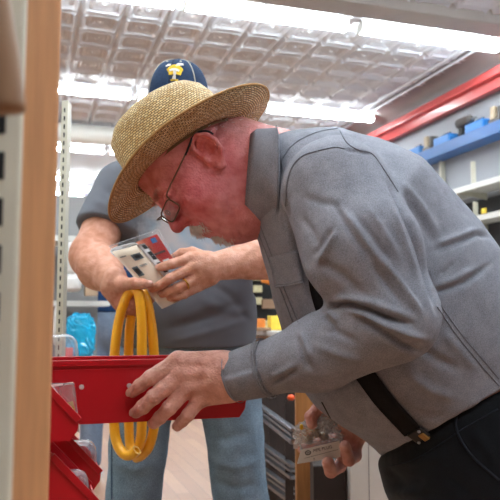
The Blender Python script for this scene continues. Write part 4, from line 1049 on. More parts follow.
for s in (-1, 1):
    o_ = lens_pts[s]; c_ = o_.mean(0)+H.f*.0012
    mb = MB(); V2 = list(o_)+list(c_+(o_-c_)*.6+H.f*.0008)+[c_+H.f*.0011]; n_ = 40
    mb.add(V2, [(i, (i+1) % n_, n_+(i+1) % n_, n_+i) for i in range(n_)]+[(n_+i, n_+(i+1) % n_, 2*n_) for i in range(n_)])
    mb.build('lens', M_lens, glasses, smooth=True)
    tm = catmull([lens_corner(s, .061, .0), H.w(.096, s*.071, .008), H.w(.055, s*.0795, .015), H.w(.012, s*.086, .0225)], 6)
    MB().tube(tm, .0015, 6).build('temple', M_gold, glasses, smooth=True)
    tm = catmull([H.w(.030, s*.0835, .0185), H.w(.014, s*.0865, .0225), H.w(-.002, s*.0845, .0265), H.w(-.016, s*.082, .024), H.w(-.026, s*.080, .013), H.w(-.028, s*.079, .003)], 6)
    MB().tube(tm, .0018, 6).build('temple_tip', M_tip, glasses, smooth=True)
    MB().ellipsoid(H.w(.112, s*.012, -.004), (.004, .0015, .006), H.R).build('nose_pad', M_film, glasses, smooth=True)

# --- straw hat
M_straw = straw_mat(); M_band = mat('dark_sweatband', (126, 96, 66), .8)
hn = nrm(cdir(-.57, .80, .17)); hf = cdir(-.82, -.577, -.05); hf = nrm(hf-hn*(hf@hn)); hl_ = np.cross(hn, hf)
HC = P(187, 159, 1.25)
def hatp(f, l, n): return HC+f*hf+l*hl_+n*hn
prof = []          # (radius scale front/back, radius scale side, height) from crown centre out to brim edge
A, UV = [], []
NU = 128
crown = [(0, .117), (.25, .1175), (.5, .117), (.70, .115), (.85, .108), (.95, .094), (1.0, .074), (1.02, .050), (1.035, .024), (1.04, .004)]
for i in range(NU+1):
    a = 2*math.pi*i/NU; ca, sa = math.cos(a), math.sin(a); row = []; uvr = []; arc = 0; last = None
    for s_, h in crown:
        rf, rl = .104*s_, .087*s_
        dent = -.010*math.exp(-(sa*s_/.32)**2)*(1 if s_ < .9 else 0)*(.6+.4*ca) if s_ < .9 else 0
        p = hatp(rf*ca-.006*(1-min(1, h/.1)), rl*sa, h+dent)
        row.append(p)
    for t in np.linspace(.08, 1, 10):
        rf = .108+(.176+.006*(ca < 0)-.108)*t; rl = .0905+(.155-.0905)*t
        # brim dips at the front, lifts at the back and slightly at the sides
        h = .004-.012*t*t*(ca > 0)*ca*ca*1.6+.010*t*t*(ca < 0)*ca*ca+.010*t*t*sa*sa
        row.append(hatp(rf*ca-.006, rl*sa, h))
    for q in row:
        if last is not None: arc += np.linalg.norm(q-last)
        last = q; uvr.append((a*.11, arc))
    A.append(row); UV.append(uvr)
A = np.array(A); UV = np.array(UV)
n_, m_ = A.shape[:2]
hat = mesh_obj('straw_hat', A.reshape(-1, 3), MB().grid(A).F, M_straw, man, uv=UV.reshape(-1, 2))
sd_ = hat.modifiers.new('thickness', 'SOLIDIFY'); sd_.thickness = .0022; sd_.offset = 0
MB().tube(A[:-1, -1], .0022, 8, closed=True).build('brim_edge', mat('straw_edge', (176, 134, 78), .7, var=.25, vscale=300), hat, smooth=True)
Bd = [[hatp(.102*math.cos(a)-.006, .085*math.sin(a), h) for h in (.0, .012, .024)] for a in np.linspace(0, 2*math.pi, 65)]
mesh_obj('sweatband', np.array(Bd).reshape(-1, 3), MB().grid(Bd).F, M_band, hat)

# --- the little labelled bag in his right hand
bag = thing('parts_bag', 'small clear bag of fittings with white printed label in the bent-over man\'s right hand', 'plastic bag', P(320, 445, rd))
r = np.random.default_rng(4)
o_ = crumple(P(318, 436, rd+.004), (cdir(.95, .3, 0), cdir(0, 0, 1), cdir(-.3, .95, 0)), (.044, .013, .034), 17, 'film', None, M_wrap, .014, 'x', .10)
def adopt(o, par):
    for k_ in ('category', 'label', 'group'):
        if k_ in o: del o[k_]
    o.parent = par; me = o.data; off = OFF[par.name]
    for v in me.vertices: v.co -= Vector(off)
    OFF[o.name] = off
adopt(o_, bag)
o_ = crumple(P(327, 418, rd-.008), (cdir(.5, .85, 0), cdir(0, 0, 1), cdir(-.85, .5, 0)), (.026, .008, .014), 18, 'film_neck', None, M_wrap, .014, 'x', .10); adopt(o_, bag)
Mfit = mat('bronze_fitting', (134, 116, 92), .4, metal=.6, var=.2)
for px, py, dd in ((316, 432, .002), (323, 436, .006), (310, 438, .004)):
    c = P(px, py, rd+dd); ax_ = nrm(r.normal(size=3)); MB().tube([c-ax_*.010, c-ax_*.003, c-ax_*.003, c+ax_*.010], [.006, .006, .0085, .0085], 8).build('fitting', Mfit, bag)
MB().ellipsoid(P(301.5, 427, rd-.01), (.004, .002, .006)).build('yellow_tag', M_yell, bag, smooth=True)
dl = rd-.024
lp = [P(301, 450, dl), P(339.5, 441, dl), P(340.5, 457, dl), P(297, 464, dl)]
mb = MB().prism([lp[3], lp[2], lp[1], lp[0]], cdir(0, 0, .0012)); lab = mb.build('label', M_label, bag)
M_print = mat('black_print', (40, 38, 40), .6)
ang = math.atan2(9, 38.5)
ex = nrm(lp[1]-lp[0]); ez = nrm(cdir(0, 0, -1)); ey = np.cross(ez, ex)
def text(body, px, py, d, size, parent, m, ex=ex, ey=ey, ez=ez, name='lettering'):
    cu = bpy.data.curves.new(name, 'FONT'); cu.body = body; cu.size = size; cu.extrude = .0001; cu.align_y = 'CENTER'
    o = bpy.data.objects.new(name, cu); COL.objects.link(o); o.parent = parent; cu.materials.append(m)
    p = P(px, py, d)-OFF[parent.name]; M_ = Matrix.Identity(4)
    for i in range(3): M_[i][0], M_[i][1], M_[i][2], M_[i][3] = ex[i], ey[i], ez[i], p[i]
    me = bpy.data.meshes.new_from_object(o.evaluated_get(bpy.context.evaluated_depsgraph_get())); bpy.data.objects.remove(o)
    o = bpy.data.objects.new(name, me); COL.objects.link(o); o.parent = parent
    if not me.materials: me.materials.append(m)
    o.matrix_local = M_; OFF[o.name] = OFF[parent.name]; return o
text('PIPE PLUG', 313, 451.2, dl-.0006, .0088, bag, M_print)
text('F', 313.5, 459.5, dl-.0006, .007, bag, M_print)
c = P(308, 452.8, dl-.0006); MB().tube([c+ex*.0052*math.cos(a)+ey*.0040*math.sin(a) for a in np.linspace(0, 6.283, 24, endpoint=False)], .0009, 6, closed=True).build('logo_ring', M_print, bag)
MB().bar(c-ex*.003, c+ex*.003, .0016, .001).build('logo_bar', M_print, bag)
MB().bar(P(304, 458.5, dl-.0004), P(338, 449.5, dl-.0004), .0006, .0005).build('printed_rule', M_print, bag)
# ------------------------------------------------------------------ 2: the shopper in the blue cap
root2 = P(188, 420, 1.98)*np.array([1, 1, 0])
man2 = thing('person', 'man in blue cap, grey t-shirt and jeans standing and reading a package', 'person', root2)
H2 = Head(P(180, 114, 1.93), cdir(-.10, -.50, -.86), cdir(-.02, .86, -.50), 1.)
SR, SL = P(116, 192, 1.99), P(262, 190, 1.99)
ER, EL2 = P(92, 256, 1.86), P(300, 262, 1.84)
WR, WL = P(112, 279, 1.735), P(212, 267, 1.70)
HR, HL = P(146, 368, 1.97), P(228, 368, 1.97)
KR, KL = np.array([HR[0]-.035, 1.98, .47]), np.array([HL[0]+.045, 1.99, .47])
AR, AL = np.array([HR[0]-.05, 2.03, .09]), np.array([HL[0]+.07, 2.03, .09])
d2 = 1.69
m2 = lambda x: x*d2/F
i2 = fg([(190, 258, d2-.005), (172, 264, d2-.028), (165, 266, d2-.026), (159.5, 267.5, d2-.018)], (.0135, .0118, .011, .0095))
mi2 = fg([(192, 268, d2-.012), (170, 278.5, d2-.034), (160, 285, d2-.03), (152.5, 289, d2-.02)], (.0138, .0122, .0112, .0098))
ri2 = fg([(196, 278, d2-.008), (178, 288, d2-.028), (169, 291.5, d2-.024), (162, 294, d2-.014)], (.0132, .0118, .0108, .0095))
pi2 = fg([(199, 286, d2-.002), (184, 294.5, d2-.018), (174, 297, d2-.014), (168, 298.5, d2-.006)], (.012, .0105, .0098, .0085))
th2 = fg([(206, 258, d2+.012), (192, 252, d2+.022), (182, 253, d2+.024), (174, 257, d2+.024)], (.016, .0135, .0122, .010))
rth = fg([(122, 284, d2-.012), (134, 283.5, d2-.042), (143, 284, d2-.044), (149, 284.5, d2-.038)], (.017, .0135, .0122, .0098))
ri_ = fg([(128, 288, d2+.0), (142, 296, d2-.006), (150, 299, d2+.012), (150, 301, d2+.03)], (.0140, .0125, .0115, .010))
rm_ = fg([(126, 295, d2-.002), (135, 304, d2-.008), (143, 308, d2+.010), (143, 306, d2+.03)], (.0140, .0125, .0115, .010))
rr_ = fg([(122, 300, d2+.0), (128, 309.5, d2-.004), (136, 313, d2+.012), (138, 309, d2+.03)], (.0132, .0118, .0108, .0095))
rp_ = fg([(117, 303, d2+.004), (121, 311, d2+.002), (128, 315, d2+.014), (131, 312, d2+.03)], (.012, .0105, .0098, .0085))
xs = axis(-.56, .22, [(-.37, -.06, .003)], .008); ys = axis(1.60, 2.28, [(1.62, 1.75, .003)], .009); zs = axis(0, 1.86, [(1.00, 1.20, .003)], .010)
B2 = Field(xs, ys, zs)
B2.add(cap(P(150, 205, 2.0), P(226, 205, 2.0), .10, .10, AXY, .95)); B2.add(cap(P(188, 215, 2.0), P(186, 360, 1.97), .135, .145, AXY, .85), .05)
B2.add(cap(P(184, 165, 2.0), H2.w(-.02, 0, -.05), .066, .062), .04)
head_add(B2, H2, False)
for a, b, ra, rb in ((SR, ER, .060, .053), (SL, EL2, .060, .053)): B2.add(cap(a, b, ra, rb), .03)
B2.add(cap(ER, P(100, 268, 1.80), .060, .056), .02); B2.add(cap(P(100, 268, 1.80), WR, .054, .037), .02)
B2.add(cap(EL2, P(255, 259, 1.77), .058, .049), .02); B2.add(cap(P(255, 259, 1.77), WL, .048, .034), .02)
for h, kn, an in ((HR, KR, AR), (HL, KL, AL)):
    B2.add(cap(h, kn, .072, .056), .03); B2.add(cap(kn, an, .056, .04), .03); B2.add(cap(an+np.array([0, .02, -.05]), an+np.array([0, -.15, -.055]), .036, .03), .03)
for f_, q in ((i2, (208, 259, d2)), (mi2, (209, 265, d2-.008)), (ri2, (210, 272, d2-.006)), (pi2, (211, 278, d2))): B2.add(cap(P(*q), f_[0][0], .019, f_[0][1]*1.1), .012)
fingers(B2, [i2, mi2, ri2, pi2], .0015, .006); fingers(B2, [th2], .002, .01)
for f_, q in ((ri_, (114, 276, d2+.01)), (rm_, (113, 281, d2+.005)), (rr_, (111, 286, d2+.008)), (rp_, (109, 290, d2+.012))): B2.add(cap(P(*q), f_[0][0], .020, f_[0][1]*1.1), .012)
B2.add(cap(WR, rth[0][0], .03, .017), .015)
fingers(B2, [ri_, rm_, rr_, rp_], .0015, .006); fingers(B2, [rth], .002, .008)
V, Q = B2.mesh(); del B2
V = relax(V, Q, 1, .4); Nn = vnormals(V, Q); V = V+Nn*(wob(V, 18, 41)*.0008)[:, None]
tint = tint_map(V, (206, 150, 126), [(P(130, 300, d2), .05, (190, 120, 98)), (P(152, 289, d2), .02, (200, 130, 112)), (P(75, 250, 1.8), .07, (198, 134, 106)), (H2.w(.06, 0, -.03), .1, (192, 124, 104))])
body2 = mesh_obj('body', V, Q, M_skin, man2, tint=tint)
for f_ in (i2, mi2, ri2): nails('fingernail', f_, M_nail, body2, P(165, 200, 1.4)-f_[-1][0])
nails('fingernail', rth, M_nail, body2, P(145, 150, 1.4)-rth[-1][0])
# wedding ring
a, b = ri2[0][0], ri2[1][0]; d_ = nrm(b-a); u_ = nrm(np.cross(d_, (0, 0, 1))); v_ = np.cross(d_, u_); c = a*.42+b*.58
MB().tube([c+(u_*math.cos(t)+v_*math.sin(t))*.0135 for t in np.linspace(0, 6.283, 28, endpoint=False)], .0022, 8, closed=True).build('gold_ring', mat('gold', (222, 170, 76), .25, metal=1., var=.04), man2, smooth=True)
# t-shirt with a worn pale print on the chest
k = N('grey_jersey'); M_tee = k.m; b = k.b; b.inputs['Roughness'].default_value = .92; b.inputs['Specular IOR Level'].default_value = .15
tc = k.n('ShaderNodeTexCoord'); cprint = P(196, 236, 1.86)-root2
vm = k.n('ShaderNodeVectorMath', operation='SUBTRACT'); vm.inputs[1].default_value = tuple(cprint); k.l(tc.outputs['Object'], vm.inputs[0])
vs_ = k.n('ShaderNodeVectorMath', operation='MULTIPLY'); vs_.inputs[1].default_value = (1/.17, 1/.3, 1/.12); k.l(vm.outputs[0], vs_.inputs[0])
ln = k.n('ShaderNodeVectorMath', operation='LENGTH'); k.l(vs_.outputs[0], ln.inputs[0])
no = k.n('ShaderNodeTexNoise'); no.inputs['Scale'].default_value = 22; no.inputs['Detail'].default_value = 7; no.inputs['Roughness'].default_value = .7; k.l(tc.outputs['Object'], no.inputs['Vector'])
su = k.n('ShaderNodeMath', operation='SUBTRACT'); k.l(no.outputs['Fac'], su.inputs[0]); k.l(ln.outputs['Value'], su.inputs[1])
mr = k.n('ShaderNodeMapRange'); mr.inputs[1].default_value = -.55; mr.inputs[2].default_value = -.05; mr.inputs[4].default_value = .8; k.l(su.outputs[0], mr.inputs[0])
n2 = k.n('ShaderNodeTexNoise'); n2.inputs['Scale'].default_value = 14; k.l(tc.outputs['Object'], n2.inputs['Vector'])
cr = k.n('ShaderNodeValToRGB'); cr.color_ramp.elements[0].position = .4; cr.color_ramp.elements[0].color = lin((150, 176, 196)); cr.color_ramp.elements[1].position = .6; cr.color_ramp.elements[1].color = lin((196, 190, 192))
k.l(n2.outputs['Fac'], cr.inputs[0])
mx = k.n('ShaderNodeMix', data_type='RGBA'); mx.inputs[6].default_value = lin((108, 111, 119)); k.l(cr.outputs[0], mx.inputs[7]); k.l(mr.outputs[0], mx.inputs[0]); k.l(mx.outputs[2], b.inputs['Base Color'])
n3 = k.n('ShaderNodeTexNoise'); n3.inputs['Scale'].default_value = 600; k.l(tc.outputs['Object'], n3.inputs['Vector']); bp = k.n('ShaderNodeBump'); bp.inputs['Strength'].default_value = .3; bp.inputs['Distance'].default_value = .001; k.l(n3.outputs['Fac'], bp.inputs['Height']); k.l(bp.outputs['Normal'], b.inputs['Normal'])
xs = axis(-.58, .22, [], .006); ys = axis(1.72, 2.28, [], .007); zs = axis(.86, 1.62, [], .006)
T2 = Field(xs, ys, zs)
T2.add(cap(P(146, 202, 2.0), P(230, 202, 2.0), .115, .115, AXY, .98)); T2.add(cap(P(188, 235, 1.99), P(187, 310, 1.955), .178, .182, AXY, .80), .06); T2.add(cap(P(187, 310, 1.955), P(188, 352, 1.965), .182, .188, AXY, .84), .05)
T2.add(cap(P(184, 172, 2.0), P(183, 158, 1.99), .085, .078), .05)
er_c = SR+(ER-SR)*.62; el_c = SL+(EL2-SL)*.62
T2.group([cap(SR+np.array([.02, 0, .01]), er_c+(ER-SR)*.2, .080, .074)], .01, .04); T2.group([cap(SL-np.array([.02, 0, -.01]), el_c+(EL2-SL)*.2, .080, .074)], .01, .04)
T2.cut(half(er_c, nrm(ER-SR), er_c-np.array([.14, .12, .16]), er_c+np.array([.10, .12, .03])))
T2.cut(half(el_c, nrm(EL2-SL), el_c-np.array([.08, .12, .16]), el_c+np.array([.14, .12, .03])))
hem = P(188, 346, 1.96); T2.cut(half(hem, (0, 0, -1), (-.6, 1.6, .8), (.3, 2.3, hem[2]+.03)))
T2.cut(half(P(183, 152, 1.98), nrm((0, -.35, 1)), (-.35, 1.7, 1.35), (.05, 2.3, 1.64)))
V, Q = T2.mesh(); V = relax(V, Q, 2, .5); Nn = vnormals(V, Q)
V = folds(V, Nn, [([(86, 214), (105, 222), (125, 230)], 3, -.004), ([(92, 200), (112, 208), (128, 222)], 4, .004), ([(100, 186), (118, 198), (132, 214)], 4, -.004), ([(160, 330), (200, 320), (250, 300)], 5, -.005), ([(170, 342), (210, 332), (252, 318)], 4, .004), ([(200, 300), (225, 310), (252, 312)], 5, .004), ([(215, 285), (235, 300), (250, 325)], 4, -.004), ([(128, 330), (140, 338), (160, 342)], 4, -.004)])
V = V+Nn*(wob(V, 6, 51)*.004+wob(V, 13, 52)*.002)[:, None]
tee = mesh_obj('t_shirt', V, Q, M_tee, man2); BTEE = bvh(V, Q)
M_hem = fabric('grey_jersey_hem', (98, 100, 108), var=.1)
MB().tube(cast_path(BTEE, [(82, 220), (100, 226), (122, 236)], .0006)[0], .0012, 6).build('sleeve_hem', M_hem, tee, smooth=True)
# jeans
M_jean = fabric('washed_denim', (124, 146, 164), var=.32, scale=500, bump=.3, slub=14)
xs = axis(-.48, .12, [], .007); ys = axis(1.78, 2.24, [], .007); zs = axis(.03, 1.02, [], .008)
J = Field(xs, ys, zs)
J.add(cap(P(188, 345, 1.965), P(187, 352, 1.97), .170, .175, AXY, .84))
for h, kn, an in ((HR, KR, AR), (HL, KL, AL)): J.group([cap(h, kn, .088, .074), cap(kn, an, .074, .074)], .02, .03)
J.cut(half(P(188, 338, 1.96), (0, 0, 1), (-.6, 1.6, .9), (.3, 2.4, 1.1)))
for an in (AR, AL): J.cut(half(an-np.array([0, 0, .05]), (0, 0, -1), an-.2, an+np.array([.2, .2, 0])))
V, Q = J.mesh(); V = relax(V, Q, 2, .5); Nn = vnormals(V, Q)
V = folds(V, Nn, [([(112, 440), (130, 448), (152, 444)], 4, -.006), ([(112, 462), (135, 470), (158, 460)], 4, .006), ([(205, 430), (225, 440), (258, 430)], 5, -.006), ([(210, 460), (235, 468), (262, 458)], 4, .006), ([(206, 480), (235, 488), (262, 484)], 4, -.006), ([(165, 372), (185, 380), (215, 372)], 4, -.005), ([(172, 360), (176, 385), (180, 410)], 3, .004)])
V = V+Nn*(wob(V, 7, 61)*.004+wob(V, 16, 62)*.002)[:, None]
jn = mesh_obj('jeans', V, Q, M_jean, man2); BJ = bvh(V, Q)
for pts in ([(186, 362), (184, 380), (181, 402)], [(112, 430), (112, 460), (112, 499)]): seam('denim_seam', BJ, pts, fabric('denim_seam', (84, 106, 132)), jn, .0022, .001)
for an in (AR, AL):
    f = Field(axis(an[0]-.1, an[0]+.1, [], .007), axis(an[1]-.25, an[1]+.14, [], .007), axis(-.01, .17, [], .007))
    f.add(cap(an+np.array([0, .03, -.035]), an+np.array([0, 0, .03]), .056, .054)); f.add(cap(an+np.array([0, .02, -.045]), an+np.array([0, -.17, -.05]), .052, .045), .04)
    f.cut(half((0, 0, .018), (0, 0, -1), (-9, -9, -9), (9, 9, 9))); V, Q = f.mesh(); sh = mesh_obj('shoe', V, Q, M_shoe, man2)
    ol = [(-.02, .075), (.0, .085), (.03, .075), (.052, .02), (.055, -.1), (.045, -.19), (0, -.225), (-.045, -.19), (-.055, -.1), (-.05, .02)]
    MB().prism([(an[0]+x, an[1]+y, .001) for x, y in ol], (0, 0, .02)).build('sole', M_sole, sh, bev=.004)
# hair under the cap
tufts_H = H; 
rr = np.random.default_rng(9); mb = MB()
for _ in range(500):
    a = rr.uniform(math.radians(75), math.radians(285)); p = np.array([math.cos(a)*.098, math.sin(a)*.079, rr.uniform(-.02, .045)]); q = nrm(np.array([math.cos(a)*.3, math.sin(a)*.3, -1])+rr.normal(size=3)*.2)*.018
    mb.tube([H2.w(*p), H2.w(*(p+q))], [.0006, .0003], 4, cap=False)
mb.build('short_hair', mat('brown_hair', (92, 70, 54), .6, var=.2), man2, smooth=True)
# cap: six panel crown, bill, piping, button, emblem
M_cap = fabric('navy_cap_cloth', (46, 64, 92), var=.2, scale=500, bump=.3, slub=30); M_bill = fabric('dark_bill_cloth', (34, 38, 50), var=.2)
CC = H2.w(.004, 0, .042); c_f, c_l, c_u = frame(cdir(-.16, -.12, -.98), cdir(.02, .98, -.14))
def capp(a, t):      # a: round the crown, t: 0 rim .. 1 top
    ph = t*math.pi/2; r_f, r_l, hh = .103, .080, .107; c = math.cos(ph)**.72; s = math.sin(ph)
    return CC+c_f*(r_f*math.cos(a)*c)+c_l*(r_l*math.sin(a)*c)+c_u*(hh*s-.004)
A = [[capp(a, t) for t in np.linspace(0, 1, 18)] for a in np.linspace(0, 2*math.pi, 73)]
cap_o = mesh_obj('baseball_cap', np.array(A).reshape(-1, 3), MB().grid(A).F, M_cap, man2)
sd_ = cap_o.modifiers.new('thickness', 'SOLIDIFY'); sd_.thickness = .002; sd_.offset = 1
A = []
for u in np.linspace(-1, 1, 25):
    a = u*math.radians(64); p0 = capp(a, 0.02); ext = .070*math.sqrt(max(0, 1-(abs(u))**2.6)); row = []
    for v in np.linspace(0, 1, 7): row.append(p0+(c_f*math.cos(a*.35)+c_l*math.sin(a*.35)*.6)*ext*v-c_u*(.004+.016*abs(u)**2+.012*v*v))
    A.append(row)
V2, F2 = slab(A, .003, c_u); mesh_obj('bill', V2, F2, M_bill, cap_o)
M_pipe = mat('cream_piping', (206, 198, 178), .6)
for a in (math.radians(52), math.radians(-52)):
    MB().tube([capp(a, t)+nrm(capp(a, t)-CC)*.0022 for t in np.linspace(.02, .99, 22)], .0013, 6).build('piping', M_pipe, cap_o, smooth=True)
for a in (0, math.radians(128), math.radians(232)):
    MB().tube([capp(a, t)+nrm(capp(a, t)-CC)*.0018 for t in np.linspace(.02, .99, 22)], .0009, 6).build('panel_seam', M_bill, cap_o, smooth=True)
MB().ellipsoid(CC+c_u*.105, (.007, .007, .004), np.array([c_f, c_l, c_u])).build('top_button', M_cap, cap_o, smooth=True)
for a in (math.radians(24), math.radians(-24)): MB().ellipsoid(capp(a, .72)+nrm(capp(a, .72)-CC)*.002, (.0032, .0032, .0012), np.array([c_l, np.cross(nrm(capp(a, .72)-CC), c_l), nrm(capp(a, .72)-CC)])).build('eyelet', M_pipe, cap_o, smooth=True)
BC = bvh(*(lambda A_: (np.array(A_).reshape(-1, 3), MB().grid(A_).F))([[capp(a, t) for t in np.linspace(0, 1, 18)] for a in np.linspace(0, 2*math.pi, 73)]))
def emb(name, pts, w_, m, off, thick=.0012): 
    p, nn = cast_path(BC, pts, off, 6)
    if len(p) < 2: return
    T_ = nrm_rows(np.gradient(p, axis=0)); sd = nrm_rows(np.cross(T_, nn)); ww = np.broadcast_to(np.interp(np.linspace(0, 1, len(p)), np.linspace(0, 1, len(w_)), w_), (len(p),))[:, None] if isinstance(w_, (list, tuple)) else w_
    V2, F2 = slab(np.stack([p-sd*ww/2, p, p+sd*ww/2], 1), thick, -ray(*pts[0])); mesh_obj(name, V2, F2, m, em)
em = mesh_obj('emblem', [P(174, 70, 1.8)]*0 or [(0, 0, 0)], [], M_pipe, cap_o) if False else thing('emblem', None, None, root2); em.parent = cap_o; em.location = (0, 0, 0); OFF[em.name] = OFF[cap_o.name]
M_ey = fabric('yellow_thread', (222, 182, 56), var=.2); M_ew = fabric('white_thread', (226, 222, 212), var=.1)
emb('yellow_patch', [(168, 71.5), (171, 69.5), (175, 68), (179, 69.5), (182, 72)], [.010, .016, .018, .016, .010], M_ey, .0025)
emb('yellow_patch', [(169, 74), (175, 72.5), (181, 74.5)], [.010, .016, .010], M_ey, .0027)
emb('white_wing', [(176, 67), (179, 65.5), (183, 65.5)], [.004, .010, .007], M_ew, .003)
emb('white_wing', [(166.5, 67.5), (169, 66), (171, 66)], [.004, .007, .005], M_ew, .003)
emb('letter_bar', [(170, 71.5), (174.5, 70.5), (179, 72)], .0065, M_ew, .0042)
emb('letter_stem', [(174.8, 71.5), (174.5, 76), (174, 80)], [.008, .0065, .0095], M_ew, .0044)
emb('yellow_foot', [(171, 81), (174, 80.3), (178, 81)], .005, M_ey, .0035)

# ------------------------------------------------------------------ what he is holding
M_paper = mat('cream_paper', (222, 206, 186), .6, var=.05, vscale=30); M_paperw = mat('white_paper', (226, 228, 232), .5, var=.05, vscale=30)
bk_ = thing('folded_leaflet', 'rolled cream instruction leaflet held by the man in the cap', 'leaflet', P(145, 275, d2))
du = .0
TL, TR, BR, BL = P(112, 252, d2-.028), P(137, 245, d2-.020), P(183, 299, d2-.004), P(162, 309, d2-.012)
def quadp(u, v): return (1-u)*(1-v)*TL+u*(1-v)*TR+u*v*BR+(1-u)*v*BL
qn = nrm(np.cross(TR-TL, BL-TL)); qn = -qn if qn[1] > 0 else qn
A = [[quadp(u, v)+qn*.004*math.sin(u*3.14) for v in np.linspace(0, 1, 9)] for u in np.linspace(0, 1, 9)]
V2, F2 = slab(A, -.009 if False else .009, -qn); mesh_obj('front_page', V2, F2, M_paper, bk_)
for (u0, u1, v0, v1) in ((.50, .88, .12, .22), (.18, .42, .30, .46), (.10, .36, .10, .12), (.5, .8, .30, .33), (.62, .9, .78, .80)):
    A = [[quadp(u, v)+qn*(.004*math.sin(u*3.14)+.0006) for v in np.linspace(v0, v1, 4)] for u in np.linspace(u0, u1, 4)]
    V2, F2 = slab(A, .0004, qn); mesh_obj('printed_picture', V2, F2, M_black if u1-u0 > .22 and v1-v0 > .05 else M_ink, bk_)
# rolled edge along the top and the returned page beside it
ax_t = nrm(TR-TL); wd = np.linalg.norm(TR-TL); vv = nrm(nrm(TL-BL)*.85-qn*.5)
sp = catmull([(-.50, -.002, 0), (-.54, .006, 0), (-.46, .012, 0), (-.2, .0155, 0), (.2, .0150, 0), (.45, .0125, 0), (.54, .006, 0), (.44, .0015, 0), (.2, .0035, 0), (-.1, .0050, 0), (-.30, .0060, 0), (-.36, .0090, 0), (-.25, .0105, 0), (-.1, .0085, 0)], 5)
A = [[(TL+TR)/2+ax_t*wd*x+vv*y-nrm(TL-BL)*.004+(-nrm(TL-BL)*.5-qn*.6)*s for s in (0, .010, .02)] for x, y, _ in sp]
V2, F2 = slab(A, .0010); mesh_obj('rolled_sheet', V2, F2, M_paperw, bk_)
ed = nrm(BR-TR); sdv = nrm(cdir(.9, .25, .5))
A = [[TR+(BR-TR)*v*.62+sdv*s+qn*(.003*math.sin(s*120)) for s in (0, .006, .013, .019)] for v in np.linspace(0, 1, 10)]
V2, F2 = slab(A, .001); side = mesh_obj('side_page', V2, F2, M_paperw, bk_)
for v in (.10, .30, .42, .62, .80):
    c = TR+(BR-TR)*v*.62+sdv*.012; MB().box(c+np.cross(ed, sdv)*.0042*(-1 if np.cross(ed, sdv)[1] > 0 else 1), (.012, .010, .0008), np.array([ed, sdv, np.cross(ed, sdv)])).build('printed_square', M_black, side)
bl_ = thing('blister_pack', 'clear blister pack with red and orange card behind the leaflet', 'blister pack', P(155, 252, d2))
k = N('red_orange_card'); b = k.b; b.inputs['Roughness'].default_value = .3; b.inputs['Coat Weight'].default_value = .4
uvn = k.n('ShaderNodeUVMap'); sx = k.n('ShaderNodeSeparateXYZ'); k.l(uvn.outputs[0], sx.inputs[0]); cr = k.n('ShaderNodeValToRGB')
cr.color_ramp.elements[0].position = .15; cr.color_ramp.elements[0].color = lin((216, 104, 44)); cr.color_ramp.elements[1].position = .62; cr.color_ramp.elements[1].color = lin((196, 24, 26))
k.l(sx.outputs['X'], cr.inputs[0]); k.l(cr.outputs[0], b.inputs['Base Color']); M_rcard = k.m
db = d2+.012
cTL, cTR, cBR, cBL = P(136, 242, db), P(157, 234, db-.006), P(176, 263, db), P(155, 274, db+.006)
mesh_obj('card', *slab([[cTL+(cBL-cTL)*v, cTR+(cBR-cTR)*v] for v in (0, 1)], .0012, (0, -1, 0)), M_rcard, bl_, False, uv=[(0, 0), (1, 0), (0, .0), (1, .0)]*2)
cn = nrm(np.cross(cTR-cTL, cBL-cTL)); cn = -cn if cn[1] > 0 else cn
def onc(u, v, o=.0016): return cTL+(cTR-cTL)*u+(cBL-cTL)*v+cn*o
def cq(name, u0, u1, v0, v1, m): mesh_obj(name, *slab([[onc(u0, v0), onc(u0, v1)], [onc(u1, v0), onc(u1, v1)]], .0003, cn), m, bl_, False)
cq('blue_logo', .62, .86, .06, .20, M_toolblue)
for v in (.24, .32, .62, .70): cq('printed_line', .08, .46, v, v+.025, mat('dark_red_ink', (110, 40, 24), .5))
cq('dark_stripe', .0, .95, .47, .53, mat('dark_stripe', (70, 24, 22), .5))
cq('white_oval', .62, .9, .72, .80, M_paperw); cq('white_oval', .60, .74, .84, .92, M_paperw)
pTL, pTR, pBR, pBL = P(110, 246, db-.010), P(159, 229, db-.012), P(181, 268, db-.004), P(140, 284, db)
mesh_obj('plastic_shell', *slab([[pTL+(pTR-pTL)*u+((pBL-pTL)*(1-u)+(pBR-pTR)*u)*v+cn*(.004+.006*math.sin(u*3.14)*math.sin(v*3.14)) for v in np.linspace(0, 1, 9)] for u in np.linspace(0, 1, 9)], .0008), M_shell, bl_)
MB().tube([q+cn*.005 for q in (pTL, pTR, pBR, pBL)], .0012, 6, closed=True).build('shell_rim', M_film, bl_)
# hose
M_hose = mat('yellow_hose', (252, 178, 28), .35, var=.06, vscale=20, coat=.2)
hp = [(137, 450, 1.605), (131, 455, 1.61), (124, 454, 1.62), (117, 443, 1.635), (114, 420, 1.65), (114.5, 356, 1.665), (120, 316, 1.675), (130, 291, 1.672), (138, 292, 1.655), (141.5, 318, 1.645), (142, 356, 1.64), (142, 420, 1.64), (139, 446, 1.65), (132, 452, 1.672), (129, 430, 1.69), (128.5, 356, 1.70), (131, 318, 1.70), (137, 292, 1.69), (145, 296, 1.672), (151, 322, 1.665), (154, 356, 1.66), (155, 415, 1.66), (150, 444, 1.665), (142, 455, 1.68), (136, 458, 1.70)]
pts = catmull([P(*q) for q in hp], 10); n_ = len(pts)
dd = np.r_[0, np.cumsum(np.linalg.norm(np.diff(pts, axis=0), axis=1))]; t_ = np.linspace(0, dd[-1], 620); pts = np.stack([np.interp(t_, dd, pts[:, i]) for i in range(3)], 1)
for _ in range(3): pts[1:-1] = (pts[:-2]+2*pts[1:-1]+pts[2:])/4
hose = thing('yellow_hose', 'coil of yellow hose hanging from the hand of the man in the cap', 'hose', P(135, 458, 1.65))
mb = MB(); rad = .0118+.0003*(np.arange(620) % 4 == 0); mb.tube(pts, rad, 14, cap=False)
